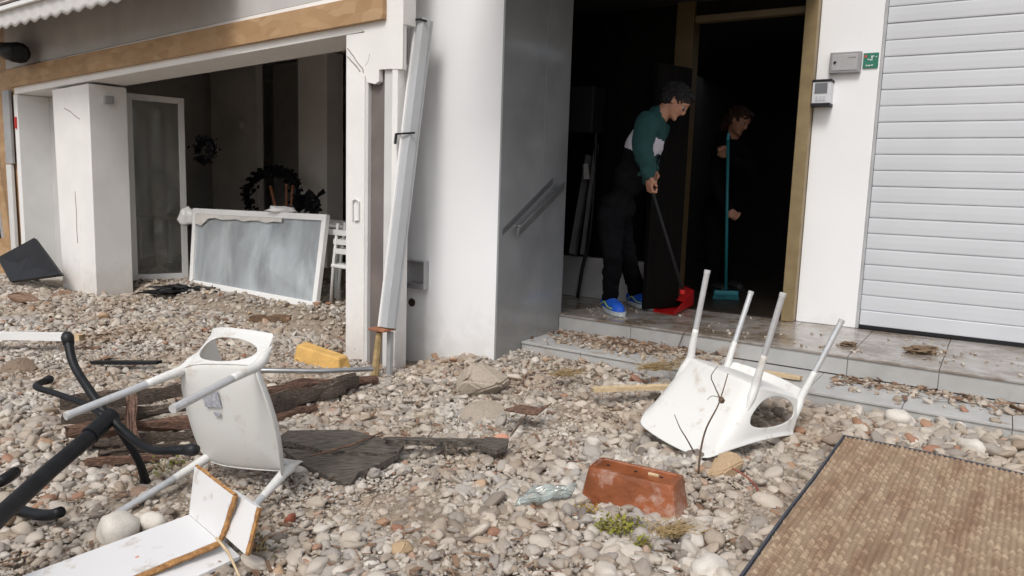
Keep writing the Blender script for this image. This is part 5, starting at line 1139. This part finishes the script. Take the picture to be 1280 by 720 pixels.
def person(base, label, Sp, facing, headu, headf, headc, shirt_mats, classify, hairm, shoes, hairlen=0, shirt=.026):
    root = empty('person', base, label, 'person')
    hp, eyes, (f, r, u, s) = head_parts(headc, headf, headu)
    neckb = Sp['neck']; lat = Sp['lat']
    tor = Sp['torso']; ax = (Sp['neck']-Sp['pelvis']).normalized(); fwd = Sp['fwd']
    parts = list(hp); parts.append(('tube', [neckb-ax*.03, neckb+(headc-neckb)*.45, headc-f*.02-u*.03], [.066, .056, .054]))
    for c, a, b, l in tor: parts.append(('ell', c, (fwd*b*.9, lat*l*.92, ax*a)))
    for nm in ('armN', 'armF'): a = Sp[nm]; parts.append(('tube', a, [.052, .046, .040, .036, .027]))
    for nm in ('legN', 'legF'): a = Sp[nm]; parts.append(('tube', a, [.078, .066, .050, .046, .034]))
    for nm, (d_, n_, th_) in (('armN', Sp['handN']), ('armF', Sp['handF'])): parts += hand_parts(Sp[nm][-1], d_, n_, th_, None)
    for ft in Sp['feet']: parts.append(('tube', [ft[0].lerp(ft[1], .12)+U3*.085, ft[0].lerp(ft[1], .15)+U3*.055, ft[0].lerp(ft[1], .8)+U3*.04], [.034, .03, .022]))
    me = remesh(parts, .0048, 3); me.materials.append(MT['skin']); link('body', me, None, root, True)
    for ec, er in eyes:
        m2 = MB(); ell(m2, ec, (f*er, r*er, u*er)); eo = m2.build('eye', MT['eye'], root, True)
        m2 = MB(); ell(m2, ec+f*er*.72, (f*er*.42, r*er*.5, u*er*.5)); m2.build('iris', MT['iris'], eo, True)
    # shirt
    sp = []
    for c, a, b, l in tor: sp.append(('ell', c, (fwd*(b*.9+shirt), lat*(l*.92+shirt), ax*(a+shirt*.6))))
    for nm in ('armN', 'armF'): a = Sp[nm]; w4 = a[3].lerp(a[4], .90); sp.append(('tube', [a[0], a[1], a[2], a[3], w4], [.086, .078, .072, .062, .046]))
    sp.append(('tube', [neckb-ax*.05, neckb+ax*.015], [.085, .068]))
    hem = Sp['pelvis']; sp.append(('ell', hem+ax*.01, (fwd*.130, lat*.160, ax*.10)))
    me = remesh(sp, .009, 5); wrinkle(me, .009, 11, 1)
    for m_ in shirt_mats: me.materials.append(m_)
    me.polygons.foreach_set('material_index', [classify(p.center, Sp) for p in me.polygons])
    link('sweatshirt', me, None, root, True)
    tp = [('ell', Sp['pelvis']-ax*.05, (fwd*.112, lat*.155, ax*.12))]
    for nm in ('legN', 'legF'): a = Sp[nm]; tp.append(('tube', [a[0], a[1], a[2], a[3], a[4]+U3*.012], [.100, .086, .070, .066, .062]))
    me = remesh(tp, .009, 5); wrinkle(me, .012, 9, 6); me.materials.append(MT['denim']); link('trousers', me, None, root, True)
    # hair
    hpz = [('ell', headc+(-f*.20+u*.40)*s, (f*s*.90, r*s*.74, u*s*.72)), ('ell', headc+(-f*.45+u*.05)*s, (f*s*.58, r*s*.70, u*s*.72)), ('ell', headc+(f*.35+u*.78)*s, (f*s*.42, r*s*.58, u*s*.25))]
    if hairlen: hpz += [('tube', [headc+(-f*.5+u*.3)*s, headc+(-f*.9-u*.2)*s, headc+(-f*1.0-u*.9)*s], [.05, .05, .03])]
    rh = random.Random(3)
    for i in range(150):
        d = (V3((rh.gauss(0, 1), rh.gauss(0, 1), rh.gauss(0, 1)))).normalized(); q = headc+(-f*.25+u*.32)*s+(f*d.x*.84+r*d.y*.72+u*d.z*.72)*s
        if (q-headc).dot(f) > .50*s and (q-headc).dot(u) < .62*s: continue
        if (q-headc).dot(u) < -.25*s: continue
        dr = (-u*.5+f*rh.uniform(-.2, .9)+r*rh.gauss(0, .4)+d*.5).normalized(); hpz.append(('tube', [q-dr*.01, q+dr*.012+d*.004, q+dr*.03], [.008, .006, .0035]))
    me = remesh(hpz, .0042, 1); wrinkle(me, .008, 45, 3); me.materials.append(hairm); link('hair', me, None, root, True)
    for (heel, toe), lace in zip(Sp['feet'], (1, 1)):
        d_ = (toe-heel).normalized(); sd_ = d_.cross(U3).normalized()
        up = remesh([('tube', [heel+U3*.055, heel+d_*.05+U3*.052, heel.lerp(toe, .5)+U3*.048, heel.lerp(toe, .8)+U3*.036, toe-d_*.02+U3*.030], [.052, .053, .055, .052, .042]), ('tube', [heel+d_*.03+U3*.06, heel+d_*.02+U3*.105], [.044, .042])], .006, 4)
        up.materials.append(shoes[0]); so_ = link('shoe', up, None, root, True)
        m2 = MB(); K = 18; ring = []
        for k in range(K):
            a = 2*math.pi*k/K; ring.append(heel.lerp(toe, .5)+d_*math.cos(a)*((toe-heel).length*.5+.052)+sd_*math.sin(a)*(.060+.006*math.cos(a)))
        m2.add([p+U3*.002 for p in ring]+[p+U3*.030 for p in ring], [tuple(range(K))[::-1], tuple(range(K, 2*K))]+[(i, (i+1) % K, K+(i+1) % K, K+i) for i in range(K)]); m2.build('sole', shoes[1], so_, smooth=False)
        for k in range(4):
            p = heel.lerp(toe, .40+.11*k)+U3*(.106-.008*k); m2 = MB(); m2.tube([p-sd_*.022-U3*.006, p+U3*.002, p+sd_*.022-U3*.006], .0035, 6); m2.build('lace', shoes[2], so_)
        m2 = MB(); m2.tube([heel+d_*.02+sd_*.054+U3*.045, heel.lerp(toe, .35)+sd_*.058+U3*.075, heel.lerp(toe, .62)+sd_*.057+U3*.045, heel.lerp(toe, .85)+sd_*.050+U3*.045], .0045, 5); m2.build('side_stripe', shoes[2], so_)
    return root
# --- man in green sweatshirt
V3 = Vector
def A_(px, py, y): return aty(px, py, y)
yc = 5.42
pel = A_(772, 260, yc); nk = A_(821, 146, yc-.06)
axm = (nk-pel).normalized(); fw = V3((.86, -.35, 0)); fw = (fw-axm*fw.dot(axm)).normalized(); la = axm.cross(fw).normalized()
if la.y > 0: la = -la      # la points to the viewer
ch_c = pel.lerp(nk, .68)
def heel_toe(hx, hy, tx, ty): return (atz(hx, hy, .302), atz(tx, ty, .302))
h1, t1 = heel_toe(730, 371, 775, 395); h2, t2 = heel_toe(776, 375, 812, 387)
h1 = t1+(h1-t1).normalized()*.30; h2 = t2+(h2-t2).normalized()*.28
shN = ch_c+axm*.14+la*.175; shF = ch_c+axm*.14-la*.17
wrN = A_(811, 219, yc-.27); elN = A_(803, 184, yc-.26)
wrF = A_(815, 212, yc-.06); elF = A_(812, 186, yc+.10)
ank = lambda h, t: h.lerp(t, .22)+U3*.10
hN = pel-la*-.09-axm*.06; hF = pel-la*.09-axm*.06
kN = A_(766, 318, yc-.13); kF = A_(783, 316, yc+.06)
Sp = dict(neck=nk, pelvis=pel, lat=la, fwd=fw, torso=[(ch_c, .19, .112, .168), (pel.lerp(nk, .38), .17, .100, .140), (pel, .12, .105, .150), (ch_c+axm*.12, .07, .085, .185)],
          armN=[shN, shN.lerp(elN, .5), elN, elN.lerp(wrN, .5), wrN], armF=[shF, shF.lerp(elF, .5), elF, elF.lerp(wrF, .5), wrF],
          legN=[hN, hN.lerp(kN, .55), kN, kN.lerp(ank(h1, t1), .45), ank(h1, t1)], legF=[hF, hF.lerp(kF, .55), kF, kF.lerp(ank(h2, t2), .45), ank(h2, t2)],
          handN=(V3((.10, .0, -1)), V3((.8, .3, .0)), 1), handF=(V3((-.05, -.35, -1)), V3((-.3, -.9, 0)), -1), feet=[(h1, t1), (h2, t2)])
def classify_man(c, S):
    c = V3(c)
    def dseg(p, a, b):
        k = max(0, min(1, (p-a).dot(b-a)/(b-a).length_squared)); return (p-a-(b-a)*k).length
    for nm in ('armN', 'armF'):
        a = S[nm]; sgn = 1 if nm == 'armN' else -1
        if min(dseg(c, a[0]+(a[2]-a[0])*.06, a[2]), dseg(c, a[2], a[4])) < .092 and (c-S['pelvis']).dot(S['lat'])*sgn > .118: return 0
        if (c-a[4]).length < .12 or (c-a[2]).length < .085: return 0
    k = (c-S['pelvis']).dot((S['neck']-S['pelvis']).normalized())/(S['neck']-S['pelvis']).length
    k += .14*(c-ch_c).dot(S['fwd'])/.1*.0
    return 0 if k > .80 else (1 if k > .60 else 2)
headc = A_(845, 128, yc-.10)
hf = V3((.74, -.30, -.70)); hu = V3((.6, -.10, .78))
man = person((A_(785, 388, yc).x, yc, .3), 'person in green sweatshirt with white band and blue trainers stooping on the porch', Sp, None, hu, hf, headc, [MT['green'], MT['stripe'], MT['knit']], classify_man, MT['hair'], (MT['blue'], MT['sole'], MT['lime']))
p = ch_c+fw*.128-axm*.045+la*.045; m2 = MB(); ax2 = la.cross(fw).normalized()
ringp = [p+(la*math.cos(a)*.022+axm*math.sin(a)*.026)+fw*.008 for a in np.linspace(0, 5.2, 14)]; m2.tube(ringp, .005, 6); m2.build('chest_emblem', MT['knit'], man)
# dustpan
dp = empty('dustpan', A_(845, 385, 5.3), 'red long-handled dustpan with black handle held by the stooping man', 'dustpan')
g1 = wrN+V3((.02, .01, -.075)); hb = atz(852, 380, .40)
hb = A_(853, 362, 5.16)
m2 = MB(); m2.tube([g1+V3((-.01, .0, .09)), g1, g1.lerp(hb, .5), hb], [.013, .012, .011, .012], 10); m2.build('handle', MT['blackp'], dp, smooth=True)
pa, pb2, pc, pd_ = atz(819, 389, .305), atz(844, 393, .305), A_(866, 379, 5.16), A_(850, 362, 5.22)
m2 = MB(); fl = [atz(817, 389, .306), atz(843, 393, .306), atz(866, 381, .315), atz(846, 372, .315)]
tops = [p+U3*h_ for p, h_ in zip(fl, (.01, .02, .115, .125))]
m2.slab(fl, U3, .004); m2.build('pan_floor', MT['red'], dp)
for i, j in ((1, 2), (2, 3), (3, 0)):
    m2 = MB(); a, b = fl[i], fl[j]; n_ = (b-a).cross(U3).normalized()*.003; m2.hexa([a-n_, b-n_, b+n_, a+n_, tops[i]-n_, tops[j]-n_, tops[j]+n_, tops[i]+n_]); m2.build('pan_wall', MT['red'], dp)
m2 = MB(); k1, k2 = tops[1].lerp(tops[2], .45), tops[0].lerp(tops[3], .45); m2.slab([k1, tops[2], tops[3], k2], (tops[2]-k1).cross(k2-k1), .004); m2.build('pan_hood', MT['red'], dp)
m2 = MB(); m2.tube([hb, hb+V3((.0, 0, -.03))], [.02, .016], 10); m2.build('handle_socket', MT['red'], dp)
# --- second person, deeper in the hall
yc2 = 6.75
pel = A_(897, 262, yc2+.1); nk = A_(914, 172, yc2); axm = (nk-pel).normalized(); fw = V3((.75, -.6, 0)); fw = (fw-axm*fw.dot(axm)).normalized(); la = axm.cross(fw).normalized()
if la.y > 0: la = -la
cc2 = pel.lerp(nk, .68); shN = cc2+axm*.13+la*.165; shF = cc2+axm*.13-la*.16
wrN = A_(909, 262, yc2-.34); elN = A_(895, 225, yc2-.22); wrF = A_(907, 196, yc2-.34); elF = A_(935, 215, yc2-.1)
kN = A_(892, 312, yc2-.05); kF = A_(905, 312, yc2+.1)
fa_, fb_ = FR.p(.38, 3.42, .298), FR.p(.50, 3.30, .298); fN = (A_(886, 356, yc2), None)
hN0 = Vector((A_(884, 355, yc2).x, yc2+.05, .299)); tN0 = hN0+V3((.16, -.14, 0)); hF0 = Vector((A_(902, 355, yc2+.2).x, yc2+.22, .299)); tF0 = hF0+V3((.16, -.14, 0))
Sp2 = dict(neck=nk, pelvis=pel, lat=la, fwd=fw, torso=[(cc2, .17, .105, .155), (pel.lerp(nk, .38), .15, .10, .135), (pel, .13, .115, .16), (cc2+axm*.11, .07, .08, .17)],
           armN=[shN, shN.lerp(elN, .5), elN, elN.lerp(wrN, .5), wrN], armF=[shF, shF.lerp(elF, .5), elF, elF.lerp(wrF, .5), wrF],
           legN=[pel+la*.09-axm*.05, pel.lerp(kN, .5)+la*.06, kN, kN.lerp(ank(hN0, tN0), .45), ank(hN0, tN0)], legF=[pel-la*.09-axm*.05, pel.lerp(kF, .5)-la*.06, kF, kF.lerp(ank(hF0, tF0), .45), ank(hF0, tF0)],
           handN=(V3((.25, -.15, -.2)), V3((.3, -.9, 0)), 1), handF=(V3((-.2, -.2, .3)), V3((-.3, -.9, 0)), -1), feet=[(hN0, tN0), (hF0, tF0)])
person((A_(895, 355, yc2).x, yc2, .3), 'person in dark clothes with auburn hair leaning over a broom deep in the doorway', Sp2, None, V3((.35, -.15, .9)), V3((.55, -.72, -.45)), A_(924, 152, yc2-.09), [MT['knit']], lambda c, S: 0, MT['redhair'], (MT['blackp'], MT['blackp'], MT['blackp']), 1)
bm_ = empty('broom', FR.p(.5, 3.1, .3), 'turquoise broom held upright by the person in the doorway', 'broom')
bt = A_(910, 174, yc2-.42); bb = Vector((A_(908, 356, yc2-.42).x, yc2-.42, .36))
m2 = MB(); m2.tube([bt, bb], .0125, 10); m2.build('handle', MT['teal'], bm_, smooth=True)
m2 = MB(); m2.tube([bt-U3*.005, bt+U3*.05], [.013, .009], 10); m2.build('handle_tip', M('light_teal', (.08, .45, .6), .4), bm_, smooth=True)
bf = Frame((bb.x, bb.y, 0), (1, -.1, 0)); m2 = MB(); m2.box(bf, -.10, .10, -.025, .025, .335, .372); m2.build('head', MT['teal'], bm_, bevel=.008)
m2 = MB()
for i in range(17):
    for j in range(4): m2.tube([bf.p(-.094+.0117*i, -.02+.013*j, .336), bf.p(-.102+.0128*i, -.028+.018*j, .299)], .004, 4)
m2.build('bristles', MT['teal'], bm_)
print('objects', len(bpy.data.objects))
